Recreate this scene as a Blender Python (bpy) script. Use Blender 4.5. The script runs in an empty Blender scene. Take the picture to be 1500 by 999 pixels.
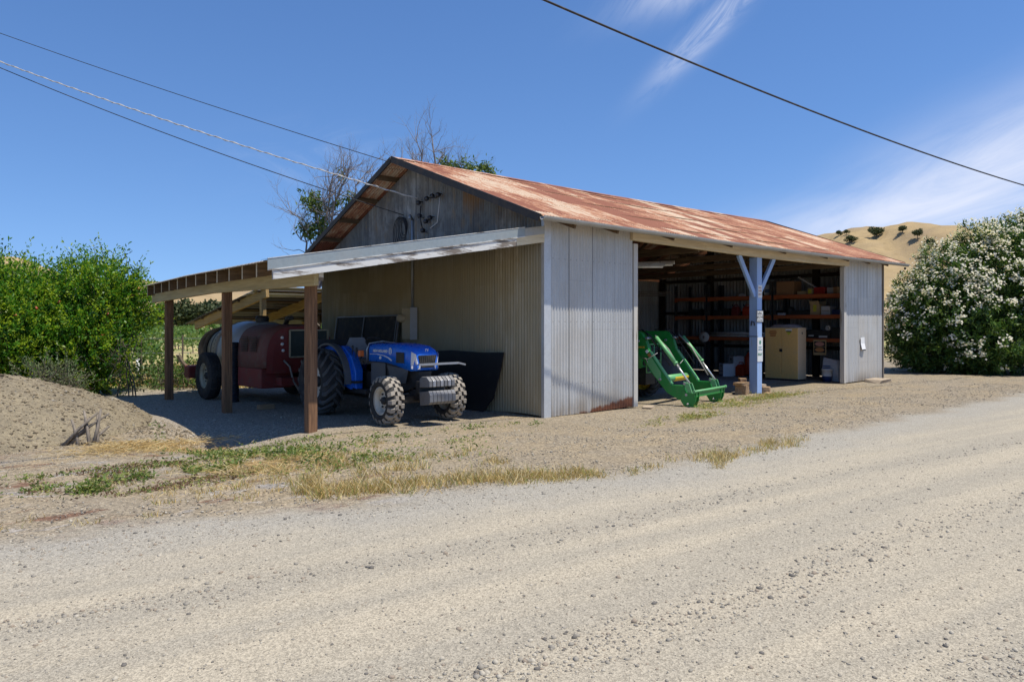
import bpy, bmesh, math, random
import numpy as np
from mathutils import Vector, Matrix

random.seed(7)
RNG = np.random.default_rng(11)
SC = bpy.context.scene
COL = SC.collection
PI = math.pi
CAM = Vector((-9.31, -9.65, 1.65))          # the photographer's eye
CR = Vector((.7484, -.6633, 0)); CF = Vector((.6633, .7484, 0))   # right and forward of the camera


def cam_xy(x, d):                            # metres to the right of and ahead of the camera -> ground position
    p = CAM + CR * x + CF * d
    return p.x, p.y


# ------------------------------------------------------------------ materials
MATS = {}


class NT:
    def __init__(self, mat):
        self.t = mat.node_tree
        self.n = self.t.nodes
        self.l = self.t.links

    def node(self, kind, **kw):
        nd = self.n.new(kind)
        for k, v in kw.items():
            setattr(nd, k, v)
        return nd

    def put(self, sock, v):
        if isinstance(v, bpy.types.NodeSocket):
            self.l.new(v, sock)
        elif v is not None:
            if sock.type == 'RGBA' and not isinstance(v, (int, float)) and len(v) == 3:
                v = (*v, 1)
            sock.default_value = v

    def math(self, op, a, b=None, c=None, clamp=False):
        nd = self.node('ShaderNodeMath', operation=op, use_clamp=clamp)
        self.put(nd.inputs[0], a)
        if b is not None: self.put(nd.inputs[1], b)
        if c is not None: self.put(nd.inputs[2], c)
        return nd.outputs[0]

    def mix(self, f, a, b, mode='MIX'):
        nd = self.node('ShaderNodeMix', data_type='RGBA', blend_type=mode)
        self.put(nd.inputs[0], f); self.put(nd.inputs[6], a); self.put(nd.inputs[7], b)
        return nd.outputs[2]

    def ramp(self, f, lo, hi, a=0., b=1.):
        nd = self.node('ShaderNodeMapRange', interpolation_type='SMOOTHSTEP')
        for i, v in enumerate((f, lo, hi, a, b)): self.put(nd.inputs[i], v)
        return nd.outputs[0]

    def pos(self):
        return self.node('ShaderNodeTexCoord').outputs['Object']

    def xyz(self, v):
        nd = self.node('ShaderNodeSeparateXYZ'); self.put(nd.inputs[0], v)
        return nd.outputs

    def comb(self, x, y, z):
        nd = self.node('ShaderNodeCombineXYZ')
        for i, v in enumerate((x, y, z)): self.put(nd.inputs[i], v)
        return nd.outputs[0]

    def scale(self, v, s):
        nd = self.node('ShaderNodeVectorMath', operation='MULTIPLY')
        self.put(nd.inputs[0], v); nd.inputs[1].default_value = s
        return nd.outputs[0]

    def noise(self, v, s, detail=4, rough=.6, dist=0.):
        nd = self.node('ShaderNodeTexNoise')
        self.put(nd.inputs['Vector'], v); self.put(nd.inputs['Scale'], s)
        nd.inputs['Detail'].default_value = detail; nd.inputs['Roughness'].default_value = rough
        nd.inputs['Distortion'].default_value = dist
        return nd.outputs['Fac']

    def voro(self, v, s, out='Distance', feature='F1'):
        nd = self.node('ShaderNodeTexVoronoi', feature=feature)
        self.put(nd.inputs['Vector'], v); nd.inputs['Scale'].default_value = s
        return nd.outputs[out]

    def white(self, v):
        nd = self.node('ShaderNodeTexWhiteNoise', noise_dimensions='3D'); self.put(nd.inputs[0], v)
        return nd.outputs['Value']

    def bump(self, h, strength=.3, dist=.01):
        nd = self.node('ShaderNodeBump'); nd.inputs['Strength'].default_value = strength
        nd.inputs['Distance'].default_value = dist; self.put(nd.inputs['Height'], h)
        return nd.outputs[0]


def new_mat(name, base, rough=.6, metal=0., build=None, spec=.5):
    m = bpy.data.materials.new(name); m.use_nodes = True
    t = NT(m); b = t.n['Principled BSDF']
    b.inputs['Base Color'].default_value = (*base, 1)
    b.inputs['Roughness'].default_value = rough; b.inputs['Metallic'].default_value = metal
    b.inputs['Specular IOR Level'].default_value = spec
    if build:
        r = build(t)
        for k, v in r.items(): t.put(b.inputs[k], v)
    MATS[name] = m
    return m


def worn(name, base, rough=.5, metal=0., dirt=(.2, .16, .11), amt=.35, scale=6., bump=0., spec=.5):
    """paint or plain stuff with dust, blotches and uneven gloss"""
    def f(t):
        p = t.pos()
        n = t.noise(p, scale, 6, .65)
        n2 = t.noise(p, scale * 9, 3, .6)
        v = t.mix(1., base, t.mix(n2, (.8, .8, .8), (1.15, 1.15, 1.15)), 'MULTIPLY')
        c = t.mix(t.math('MULTIPLY', t.ramp(n, .45, .75), amt), v, dirt)
        r = {'Base Color': c, 'Roughness': t.math('ADD', rough - .1, t.math('MULTIPLY', n, .25))}
        if bump: r['Normal'] = t.bump(n2, bump, .005)
        return r
    return new_mat(name, base, rough, metal, f, spec)


def wood(name, base, dark, axis, rough=.8, grain=1., knots=True):
    """sawn timber, grain along one axis of the object"""
    def f(t):
        p = t.pos()
        sc = [26., 26., 26.]; sc[axis] = 1.3
        n = t.noise(t.scale(p, sc), 1.3, 5, .65, .6)
        sc2 = [5., 5., 5.]; sc2[axis] = .5
        b = t.noise(t.scale(p, sc2), 1., 3, .6)
        c = t.mix(t.ramp(n, .35, .7), dark, base)
        c = t.mix(t.math('MULTIPLY', t.ramp(b, .45, .7), .55), c, tuple(x * .55 for x in base))
        return {'Base Color': c, 'Normal': t.bump(n, .35 * grain, .006)}
    return new_mat(name, base, rough, 0, f, .25)


def paint_peel(name, paint, bare, axis, amount=.5):
    def f(t):
        p = t.pos()
        sc = [9., 9., 9.]; sc[axis] = 1.2
        n = t.noise(t.scale(p, sc), 1., 8, .7)
        sc = [30., 30., 30.]; sc[axis] = 2.
        g = t.noise(t.scale(p, sc), 1., 4, .6)
        c = t.mix(t.ramp(n, amount - .06, amount + .06), t.mix(g, tuple(x * .6 for x in bare), bare), t.mix(g, tuple(x * .85 for x in paint), paint))
        return {'Base Color': c, 'Normal': t.bump(n, .3, .004)}
    return new_mat(name, paint, .7, 0, f, .3)


def tin(name, base, axis, stain=(.2, .15, .1), stain_amt=.4, dark_amt=.3, sheet=.66, metal=.35, rough=.5, rust=None):
    """corrugated galvanised sheets: tone by sheet, vertical weather streaks, laps"""
    def f(t):
        p = t.pos(); s = t.xyz(p)
        a = s[axis]
        idx = t.math('FLOOR', t.math('DIVIDE', a, sheet))
        rnd = t.white(t.comb(idx, 3.7, t.math('FLOOR', t.math('DIVIDE', s[2], 2.4))))
        st = t.noise(t.comb(t.math('MULTIPLY', s[0], 9.), t.math('MULTIPLY', s[1], 9.), t.math('MULTIPLY', s[2], .7)), 1., 5, .65)
        big = t.noise(p, .9, 4, .6)
        fine = t.noise(p, 60., 3, .6)
        c = t.mix(rnd, tuple(x * (1 - dark_amt) for x in base), tuple(min(1, x * 1.1) for x in base))
        c = t.mix(t.math('MULTIPLY', t.ramp(st, .42, .57), dark_amt), c, tuple(x * .35 for x in base))
        c = t.mix(t.math('MULTIPLY', t.ramp(t.math('ADD', big, t.math('MULTIPLY', rnd, .25)), .5, .82), stain_amt), c, stain)
        c = t.mix(.5, c, t.mix(1., c, t.mix(fine, (.6, .6, .6), (1.4, 1.4, 1.4)), 'MULTIPLY'))
        # dark seam where two sheets lap
        fr = t.math('FRACT', t.math('DIVIDE', a, sheet))
        seam = t.math('LESS_THAN', fr, .022)
        c = t.mix(t.math('MULTIPLY', seam, .6), c, (.04, .04, .045))
        nail = t.math('MULTIPLY', t.math('LESS_THAN', t.math('ABSOLUTE', t.math('SUBTRACT', t.math('FRACT', t.math('DIVIDE', a, .152)), .5)), .05), t.math('LESS_THAN', t.math('ABSOLUTE', t.math('SUBTRACT', t.math('FRACT', t.math('DIVIDE', s[2], 1.13)), .5)), .008))
        c = t.mix(t.math('MULTIPLY', nail, .7), c, (.10, .06, .04))
        lapz = t.math('LESS_THAN', t.math('ABSOLUTE', t.math('SUBTRACT', s[2], t.math('ADD', 1.55, t.math('MULTIPLY', t.math('ROUND', rnd), .9)))), .006)
        c = t.mix(t.math('MULTIPLY', lapz, .16), c, (.08, .075, .07))
        mud = t.math('MULTIPLY', t.ramp(s[2], .45, 0.), t.ramp(t.math('ADD', st, t.math('MULTIPLY', big, .6)), .55, .95))
        c = t.mix(t.math('MULTIPLY', mud, .8), c, (.28, .22, .15))
        if rust:
            c = rust(t, s, c)
        return {'Base Color': c, 'Roughness': t.math('ADD', rough - .12, t.math('MULTIPLY', big, .3))}
    return new_mat(name, base, rough, metal, f)


def foliage(name, col, rough=.45, trans=.35):
    m = bpy.data.materials.new(name); m.use_nodes = True
    t = NT(m); b = t.n['Principled BSDF']; out = t.n['Material Output']
    n = t.noise(t.pos(), 2.3, 3, .6)
    c = t.mix(n, tuple(x * .75 for x in col), tuple(x * 1.25 for x in col))
    t.put(b.inputs['Base Color'], c); b.inputs['Roughness'].default_value = rough
    b.inputs['Specular IOR Level'].default_value = .35
    tr = t.node('ShaderNodeBsdfTranslucent')
    t.put(tr.inputs[0], t.mix(.5, c, (col[0] * 1.8, col[1] * 1.7, col[2] * .6)))
    mx = t.node('ShaderNodeMixShader'); mx.inputs[0].default_value = trans
    t.l.new(b.outputs[0], mx.inputs[1]); t.l.new(tr.outputs[0], mx.inputs[2]); t.l.new(mx.outputs[0], out.inputs[0])
    MATS[name] = m
    return m


# ------------------------------------------------------------------ geometry helpers
class MB:
    """collects shapes for ONE mesh object"""
    def __init__(self):
        self.v = []; self.f = []; self.mi = []; self.sm = []

    def add(self, vs, fs, mi=0, smooth=False):
        o = len(self.v)
        self.v.extend(tuple(v) for v in vs)
        self.f.extend(tuple(i + o for i in f) for f in fs)
        self.mi.extend([mi] * len(fs)); self.sm.extend([smooth] * len(fs))
        return self

    def box(self, c, s, rot=None, mi=0):
        hx, hy, hz = s[0] / 2, s[1] / 2, s[2] / 2
        vs = [Vector((x, y, z)) for x in (-hx, hx) for y in (-hy, hy) for z in (-hz, hz)]
        if rot is not None: vs = [rot @ v for v in vs]
        c = Vector(c)
        return self.add([v + c for v in vs], [(0, 1, 3, 2), (4, 6, 7, 5), (0, 4, 5, 1), (2, 3, 7, 6), (0, 2, 6, 4), (1, 5, 7, 3)], mi)

    def span(self, a, b, mi=0):                 # box from corner to corner
        a, b = Vector(a), Vector(b)
        return self.box((a + b) / 2, [abs(x) for x in (b - a)], None, mi)

    def beam(self, p0, p1, w, h, mi=0, up=(0, 0, 1)):
        p0, p1 = Vector(p0), Vector(p1); d = (p1 - p0); L = d.length; d.normalize()
        s = d.cross(Vector(up))
        if s.length < 1e-4: s = d.cross(Vector((1, 0, 0)))
        s.normalize(); u = s.cross(d)
        vs = []
        for p in (p0, p1):
            for a, b in ((-1, -1), (1, -1), (1, 1), (-1, 1)):
                vs.append(p + s * (a * w / 2) + u * (b * h / 2))
        return self.add(vs, [(0, 3, 2, 1), (4, 5, 6, 7), (0, 1, 5, 4), (1, 2, 6, 5), (2, 3, 7, 6), (3, 0, 4, 7)], mi)

    def tube(self, pts, r, n=8, mi=0, cap=True):
        pts = [Vector(p) for p in pts]; k = len(pts)
        rs = r if isinstance(r, (list, tuple)) else [r] * k
        vs = []; ref = None
        for i, p in enumerate(pts):
            d = (pts[min(i + 1, k - 1)] - pts[max(i - 1, 0)]).normalized()
            if ref is None or abs(ref.dot(d)) > .95:
                ref = Vector((0, 0, 1)) if abs(d.z) < .9 else Vector((1, 0, 0))
            s = d.cross(ref).normalized(); u = s.cross(d).normalized(); ref = u
            for j in range(n):
                a = 2 * PI * j / n
                vs.append(p + (s * math.cos(a) + u * math.sin(a)) * rs[i])
        fs = [(i * n + j, i * n + (j + 1) % n, (i + 1) * n + (j + 1) % n, (i + 1) * n + j) for i in range(k - 1) for j in range(n)]
        self.add(vs, fs, mi, True)
        if cap:
            o = len(self.v) - len(vs)
            self.f += [tuple(o + j for j in range(n))[::-1], tuple(o + (k - 1) * n + j for j in range(n))]
            self.mi += [mi, mi]; self.sm += [False, False]
        return self

    def lathe(self, prof, n=32, axis='X', c=(0, 0, 0), mi=0, smooth=True, a0=0., a1=2 * PI):
        full = abs(a1 - a0 - 2 * PI) < 1e-6
        k = n if full else n + 1
        vs = []
        for (h, r) in prof:
            for j in range(k):
                a = a0 + (a1 - a0) * j / n
                x, y = r * math.cos(a), r * math.sin(a)
                v = {'X': (h, x, y), 'Y': (x, h, y), 'Z': (x, y, h)}[axis]
                vs.append(Vector(v) + Vector(c))
        fs = []
        for i in range(len(prof) - 1):
            for j in range(n):
                j2 = (j + 1) % k if full else j + 1
                fs.append((i * k + j, i * k + j2, (i + 1) * k + j2, (i + 1) * k + j))
        return self.add(vs, fs, mi, smooth)

    def prism(self, poly, axis, a, b, mi=0):
        """2-D polygon pushed from a to b along one axis; poly in the other two, in xyz order"""
        n = len(poly); vs = []
        for h in (a, b):
            for (p, q) in poly:
                vs.append({'X': (h, p, q), 'Y': (p, h, q), 'Z': (p, q, h)}[axis])
        fs = [tuple(range(n))[::-1], tuple(range(n, 2 * n))]
        fs += [(i, (i + 1) % n, n + (i + 1) % n, n + i) for i in range(n)]
        return self.add(vs, fs, mi)

    def loft(self, rings, mi=0, smooth=True, cap=True, closed=True):
        n = len(rings[0]); vs = [p for r in rings for p in r]
        fs = []
        for i in range(len(rings) - 1):
            for j in range(n if closed else n - 1):
                fs.append((i * n + j, i * n + (j + 1) % n, (i + 1) * n + (j + 1) % n, (i + 1) * n + j))
        self.add(vs, fs, mi, smooth)
        if cap:
            self.add(rings[0], [tuple(range(n))[::-1]], mi); self.add(rings[-1], [tuple(range(n))], mi)
        return self

    def build(self, name, mats, parent=None, loc=None, bevel=0., fix=True):
        me = bpy.data.meshes.new(name)
        me.from_pydata([tuple(v) for v in self.v], [], self.f)
        if not isinstance(mats, (list, tuple)): mats = [mats]
        for m in mats: me.materials.append(MATS[m] if isinstance(m, str) else m)
        me.polygons.foreach_set('material_index', self.mi)
        me.polygons.foreach_set('use_smooth', self.sm)
        me.update()
        if fix:
            bm = bmesh.new(); bm.from_mesh(me); bmesh.ops.recalc_face_normals(bm, faces=bm.faces); bm.to_mesh(me); bm.free()
        return link(name, me, parent, loc, bevel)


def link(name, me, parent=None, loc=None, bevel=0.):
    o = bpy.data.objects.new(name, me); COL.objects.link(o)
    if parent is not None: o.parent = parent
    if loc is not None: o.location = loc
    if bevel:
        b = o.modifiers.new('bevel', 'BEVEL'); b.width = bevel; b.segments = 2; b.limit_method = 'ANGLE'; b.angle_limit = math.radians(40)
    return o


def np_mesh(name, V, Fq, mats, mi=None, parent=None, loc=None, smooth=False):
    """fast mesh from arrays; Fq is (n, k) with one k"""
    me = bpy.data.meshes.new(name)
    n, k = Fq.shape
    me.vertices.add(len(V)); me.vertices.foreach_set('co', np.ascontiguousarray(V, dtype=np.float32).ravel())
    me.loops.add(n * k); me.loops.foreach_set('vertex_index', np.ascontiguousarray(Fq, dtype=np.int32).ravel())
    me.polygons.add(n); me.polygons.foreach_set('loop_start', np.arange(0, n * k, k, dtype=np.int32))
    if not isinstance(mats, (list, tuple)): mats = [mats]
    for m in mats: me.materials.append(MATS[m])
    if mi is not None: me.polygons.foreach_set('material_index', np.asarray(mi, dtype=np.int32))
    if smooth: me.polygons.foreach_set('use_smooth', np.ones(n, dtype=bool))
    me.update(calc_edges=True)
    return link(name, me, parent, loc)


def tag(o, label=None, cat=None, group=None, kind=None):
    if label: o['label'] = label
    if cat: o['category'] = cat
    if group: o['group'] = group
    if kind: o['kind'] = kind
    return o


def thing(name, label, cat, loc=(0, 0, 0), rz=0., group=None):
    o = bpy.data.objects.new(name, None); COL.objects.link(o)
    o.location = loc; o.rotation_euler = (0, 0, rz); o.empty_display_size = .2
    return tag(o, label, cat, group)


def copy_tree(o, parent=None):
    c = o.copy(); COL.objects.link(c); c.parent = parent
    for ch in list(o.children): copy_tree(ch, c)
    return c


def text(string, size, mat, parent, M, name='lettering', depth=.002, bold=0.):
    cu = bpy.data.curves.new(name, 'FONT'); cu.body = string; cu.size = size; cu.extrude = depth
    cu.align_x = 'CENTER'; cu.align_y = 'CENTER'; cu.offset = bold; cu.resolution_u = 2
    tmp = bpy.data.objects.new('tmp_text', cu); COL.objects.link(tmp)
    dg = bpy.context.evaluated_depsgraph_get()
    me = bpy.data.meshes.new_from_object(tmp.evaluated_get(dg))
    bpy.data.objects.remove(tmp); bpy.data.curves.remove(cu)
    me.transform(M); me.materials.clear(); me.materials.append(MATS[mat]); me.name = name
    return link(name, me, parent)


def frame(right, up, o):
    """matrix that puts text drawn in x/y onto a plane given by its right and up directions"""
    r = Vector(right).normalized(); u = Vector(up).normalized(); n = r.cross(u)
    M = Matrix((r, u, n)).transposed().to_4x4(); M.translation = Vector(o)
    return M


def corrugated(p0, along, up, nrm, length, lo, hi, pitch=.068, amp=.009, rows=1, sub=6, droop=None):
    """one sheet wall of corrugated iron: lo(s), hi(s) give its lower and upper ends along up; returns V, F"""
    n = int(round(length / pitch * sub)) + 1
    s = np.linspace(0, length, n)
    off = amp * np.cos(2 * PI * s / pitch)
    L = np.array([lo(x) for x in s]); H = np.array([hi(x) for x in s])
    P0, A, U, N = (np.array(x, float) for x in (p0, along, up, nrm))
    V = []
    for r in range(rows + 1):
        h = L + (H - L) * r / rows
        P = P0 + np.outer(s, A) + np.outer(h, U) + np.outer(off, N)
        if droop is not None: P = P + droop(s, h)
        V.append(P)
    V = np.concatenate(V)
    i = np.arange(n - 1); F = []
    for r in range(rows):
        o = r * n
        F.append(np.stack([o + i, o + i + 1, o + n + i + 1, o + n + i], 1))
    return V, np.concatenate(F)


def unit(a):
    return a / np.maximum(np.linalg.norm(a, axis=-1, keepdims=True), 1e-9)


def leaf_cards(P, D, L, W, rng, fold=.25):
    """one folded lance leaf (two triangles-as-quad halves) at every P along D"""
    n = len(P)
    D = unit(D)
    R = unit(np.cross(D, rng.normal(size=(n, 3))))
    N = np.cross(R, D)
    L = np.broadcast_to(np.asarray(L, float), (n,))[:, None]; W = np.broadcast_to(np.asarray(W, float), (n,))[:, None]
    a = P; b = P + D * L * .5 + R * W * .5 + N * W * fold; c = P + D * L - N * L * .08; d = P + D * L * .5 - R * W * .5 + N * W * fold
    V = np.stack([a, b, c, d], 1).reshape(-1, 3)
    F = np.arange(4 * n).reshape(n, 4)
    return V, F


def sphere_pts(n, rng):
    return unit(rng.normal(size=(n, 3)))


def branch_tree(mb, p, d, L, r, depth, rng, spread=.6, up=.15, tips=None, seg=4, wob=.12, kids=(2, 4), shrink=.68, mi=0):
    """recursive tapered limb"""
    pts = [Vector(p)]; rs = [r]; d = Vector(d).normalized()
    for i in range(seg):
        d = (d + Vector(rng.normal(size=3)) * wob + Vector((0, 0, up * .25))).normalized()
        pts.append(pts[-1] + d * (L / seg)); rs.append(r * (1 - .55 * (i + 1) / seg))
    mb.tube(pts, rs, 6 if r > .02 else 4, mi, cap=False)
    if tips is not None and depth <= 1: tips.append((pts[-1], d))
    if depth > 0:
        k = int(rng.integers(kids[0], kids[1] + 1))
        for j in range(k):
            i = int(rng.integers(2, seg + 1)) if j else seg
            nd = (d + Vector(rng.normal(size=3)) * spread + Vector((0, 0, up))).normalized()
            branch_tree(mb, pts[i], nd, L * shrink * rng.uniform(.75, 1.15), rs[i] * .8, depth - 1, rng, spread, up, tips, seg, wob, kids, shrink, mi)

# ------------------------------------------------------------------ materials used by the scene
def gable_rust(t, s, c):
    n = t.noise(t.comb(t.math('MULTIPLY', s[0], 5.), t.math('MULTIPLY', s[1], 5.), t.math('MULTIPLY', s[2], .9)), 1., 5, .65)
    blot = t.noise(t.comb(0., t.math('MULTIPLY', s[1], 1.5), t.math('MULTIPLY', s[2], .8)), 1.6, 7, .7, .6)
    up = t.ramp(s[2], 2.9, 3.3)
    c = t.mix(t.math('MULTIPLY', up, t.math('MULTIPLY', t.ramp(blot, .45, .58), .6)), c, (.09, .085, .078))
    c = t.mix(t.math('MULTIPLY', up, t.math('MULTIPLY', t.ramp(t.noise(t.comb(3., t.math('MULTIPLY', s[1], 2.), t.math('MULTIPLY', s[2], .6)), 2., 6, .7), .54, .64), .6)), c, (.25, .17, .09))
    # one sheet near the ridge has rusted from its top nails
    b = t.math('MULTIPLY', t.ramp(t.math('ABSOLUTE', t.math('SUBTRACT', s[1], 2.0)), .36, .28), t.ramp(s[2], 3.7, 4.15))
    c = t.mix(t.math('MULTIPLY', b, t.ramp(n, .25, .55)), c, (.24, .125, .045))
    # and the lower wall is tinted yellow-brown
    return t.mix(t.math('MULTIPLY', t.ramp(s[2], 3.4, 2.6), t.math('ADD', .50, t.math('MULTIPLY', n, .4))), c, (.42, .35, .20))


def front_rust(t, s, c):
    n = t.noise(s and t.comb(t.math('MULTIPLY', s[0], 7.), 0., t.math('MULTIPLY', s[2], 5.)), 1.3, 6, .7)
    edge = t.math('SUBTRACT', t.math('MULTIPLY', t.math('SUBTRACT', s[0], .75), .15), s[2])
    edge = t.math('ADD', edge, t.math('MULTIPLY', t.math('SUBTRACT', n, .5), .22))
    low = t.math('MULTIPLY', t.ramp(edge, -.02, .05), t.math('LESS_THAN', s[0], 3.))
    return t.mix(low, c, t.mix(n, (.09, .03, .015), (.26, .10, .045)))


tin('gable_tin', (.52, .52, .48), 1, (.17, .125, .08), .75, .8, .66, .2, .6, gable_rust)
tin('front_tin', (.56, .555, .53), 0, (.40, .35, .28), .4, .12, .62, .25, .5, front_rust)
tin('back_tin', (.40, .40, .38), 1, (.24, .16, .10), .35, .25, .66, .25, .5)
tin('lean_tin', (.50, .49, .46), 1, (.26, .17, .10), .45, .25, .66, .3, .5)


def roof_mat(t):
    p = t.pos(); s = t.xyz(p)
    # streaks run down the slope; each sheet has rusted by its own amount
    idx = t.math('FLOOR', t.math('DIVIDE', s[0], .66))
    course = t.math('FLOOR', t.math('DIVIDE', t.math('ADD', s[1], t.math('MULTIPLY', t.white(t.comb(idx, 1., 5.)), .25)), 1.55))
    rnd = t.white(t.comb(idx, course, 9.))
    st = t.noise(t.comb(t.math('MULTIPLY', s[0], 11.), t.math('MULTIPLY', s[1], 1.5), 0.), 1., 8, .75, .5)
    st2 = t.noise(t.comb(t.math('MULTIPLY', s[0], 1.1), t.math('MULTIPLY', s[1], .55), 3.), 1., 5, .65, .4)
    fine = t.noise(p, 26., 5, .75)
    v = t.math('ADD', t.math('MULTIPLY', st, .6), t.math('ADD', t.math('MULTIPLY', st2, .75), t.math('ADD', t.math('MULTIPLY', rnd, .24), t.math('MULTIPLY', t.noise(t.scale(p, (22., 7., 7.)), 1., 5, .7), .42))))
    c = t.mix(t.ramp(v, .84, .97), (.57, .43, .30), (.43, .205, .11))
    c = t.mix(t.ramp(v, .95, 1.08), c, (.25, .088, .046))
    c = t.mix(t.math('MULTIPLY', t.ramp(fine, .58, .75), .5), c, (.15, .06, .045))
    lap = t.math('LESS_THAN', t.math('FRACT', t.math('DIVIDE', t.math('ADD', s[1], t.math('MULTIPLY', t.white(t.comb(idx, 1., 5.)), .25)), 1.55)), .012)
    c = t.mix(t.math('MULTIPLY', lap, .75), c, (.06, .03, .025))
    return {'Base Color': c, 'Roughness': .72, 'Normal': t.bump(fine, .25, .004)}


new_mat('roof_tin', (.4, .2, .12), .72, .1, roof_mat)
worn('dark_metal', (.032, .026, .022), .6, .2, (.12, .08, .05), .5, 5)
worn('gutter', (.36, .355, .33), .45, .3, (.25, .22, .17), .5, 3)
wood('beam_wood', (.76, .66, .47), (.60, .50, .33), 0, .8)
wood('lean_beam_wood', (.56, .465, .255), (.44, .355, .19), 1, .8)
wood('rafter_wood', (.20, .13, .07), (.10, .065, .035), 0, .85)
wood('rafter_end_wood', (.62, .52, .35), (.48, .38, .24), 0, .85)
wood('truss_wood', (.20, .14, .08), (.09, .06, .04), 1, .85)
wood('post_wood', (.30, .165, .085), (.135, .072, .04), 2, .8)
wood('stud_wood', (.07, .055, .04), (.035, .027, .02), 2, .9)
wood('yellow_wood', (.42, .285, .12), (.28, .18, .07), 1, .8)
wood('grey_stick', (.29, .245, .195), (.15, .125, .10), 2, .9)
wood('block_wood', (.42, .29, .17), (.25, .16, .09), 0, .85)
paint_peel('peel_white', (.72, .71, .67), (.25, .21, .175), 0, .47)
paint_peel('jamb_white', (.56, .53, .47), (.30, .25, .18), 2, .42)
paint_peel('blue_paint', (.33, .47, .73), (.40, .46, .54), 2, .36)
worn('flashing', (.30, .34, .345), .45, .2, (.35, .34, .31), .4, 2)
worn('corner_trim', (.55, .56, .56), .45, .3, (.35, .33, .3), .3, 3)
worn('tractor_blue', (.014, .155, .70), .25, 0, (.2, .21, .24), .16, 5)
worn('tractor_grey', (.10, .105, .11), .55, 0, (.2, .17, .13), .35, 6)
worn('loader_green', (.012, .235, .038), .4, 0, (.13, .17, .08), .4, 7)
worn('loader_pale', (.14, .42, .16), .45, 0, (.25, .3, .2), .3, 8)
worn('machine_yellow', (.75, .50, .03), .45, 0, (.3, .22, .1), .3, 6)
worn('black_iron', (.022, .022, .023), .55, 0, (.10, .085, .065), .4, 8)
worn('seat_vinyl', (.23, .235, .25), .6, 0, (.2, .17, .13), .3, 8)
worn('rubber', (.022, .021, .02), .75, 0, (.11, .095, .075), .55, 7, .2)
worn('sunlit_dusty_rubber', (.33, .29, .235), .9, 0, (.10, .085, .07), .45, 9, .3)  # dusty lugs, with the sunlit paleness of the tread put into the colour
worn('grey_rubber', (.075, .075, .073), .85, 0, (.16, .14, .11), .5, 9, .3)
worn('cream_rim', (.66, .61, .50), .5, 0, (.36, .22, .11), .45, 9)
worn('old_rim', (.40, .37, .26), .6, 0, (.22, .15, .08), .5, 9)
worn('steel', (.40, .40, .41), .38, .7, (.18, .14, .1), .35, 9)
worn('dull_steel', (.20, .20, .205), .5, .4, (.16, .13, .1), .5, 9)
worn('bright_steel', (.70, .69, .66), .3, .6, (.35, .3, .24), .2, 9)
worn('lamp_glass', (.75, .74, .76), .15, .2, (.45, .4, .4), .3, 30)
worn('orange_lens', (.75, .16, .02), .3)
worn('white_mark', (.80, .80, .78), .5, 0, (.6, .6, .58), .2, 6)
worn('black_mark', (.02, .02, .02), .5)
worn('sprayer_red', (.20, .028, .024), .6, 0, (.13, .085, .065), .65, 5)
worn('sprayer_dusty', (.17, .065, .05), .75, 0, (.17, .125, .095), .9, 6)
worn('tank_white', (.42, .44, .46), .35, .2, (.4, .38, .33), .4, 3)
worn('band_tan', (.36, .29, .20), .65, 0, (.18, .11, .07), .6, 7)
worn('radiator', (.035, .05, .045), .7, 0, (.08, .085, .07), .5, 14)
worn('hose_grey', (.26, .24, .21), .7)
worn('black_pipe', (.014, .02, .032), .5, 0, (.06, .06, .06), .4, 8)
worn('black_sheet', (.012, .012, .013), .55, 0, (.055, .05, .042), .35, 6)
worn('screen_dark', (.022, .024, .024), .8)
worn('rack_orange', (.46, .115, .035), .55, 0, (.22, .09, .045), .5, 6)
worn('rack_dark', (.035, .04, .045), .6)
worn('cabinet_yellow', (.86, .54, .19), .45, 0, (.66, .46, .26), .4, 2.2)
worn('cabinet_pale', (.75, .56, .36), .5, 0, (.5, .36, .2), .3, 3)
worn('label_orange', (.50, .17, .05), .55, 0, (.45, .25, .1), .5, 20)
worn('label_yellow', (.65, .62, .06), .5)
worn('cardboard', (.38, .205, .10), .85, 0, (.26, .14, .075), .4, 5)
worn('pale_card', (.52, .38, .21), .85, 0, (.4, .28, .15), .4, 8)
worn('white_box', (.62, .64, .68), .7, 0, (.45, .43, .4), .3, 8)
worn('blue_print', (.09, .17, .36), .6)
worn('red_plastic', (.42, .025, .02), .4, 0, (.25, .05, .04), .3, 8)
worn('gas_red', (.50, .05, .015), .4, 0, (.3, .08, .04), .3, 8)
worn('navy', (.02, .05, .16), .45)
worn('grey_plastic', (.42, .40, .40), .5, 0, (.3, .28, .26), .4, 5)
worn('dark_case', (.028, .032, .030), .6, 0, (.06, .055, .05), .4, 8)
worn('yellow_plastic', (.58, .42, .04), .5)
worn('meter_tan', (.47, .39, .25), .55, 0, (.3, .25, .17), .3, 6)
worn('meter_grey', (.50, .51, .52), .5, 0, (.35, .33, .3), .3, 6)
worn('conduit', (.30, .33, .36), .45, .3)
worn('black_cable', (.012, .012, .014), .6)
worn('pale_cable', (.52, .50, .47), .6)
worn('porcelain', (.03, .026, .028), .3)
worn('tube_white', (.78, .77, .73), .4)
worn('sign_white', (.70, .71, .69), .5, 0, (.5, .48, .44), .3, 12)
worn('sign_green', (.10, .28, .20), .5)
worn('sign_teal', (.08, .22, .30), .5)
worn('sign_pink', (.74, .36, .28), .5, 0, (.6, .4, .3), .3, 12)
worn('sign_orange', (.72, .33, .12), .5, 0, (.6, .4, .25), .3, 12)
worn('sign_tan', (.62, .44, .22), .55, 0, (.5, .35, .2), .3, 10)
worn('stone', (.40, .32, .23), .9, 0, (.28, .22, .16), .5, 10, .4)
worn('bark', (.13, .105, .085), .9, 0, (.07, .055, .045), .6, 14, .5)
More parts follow.
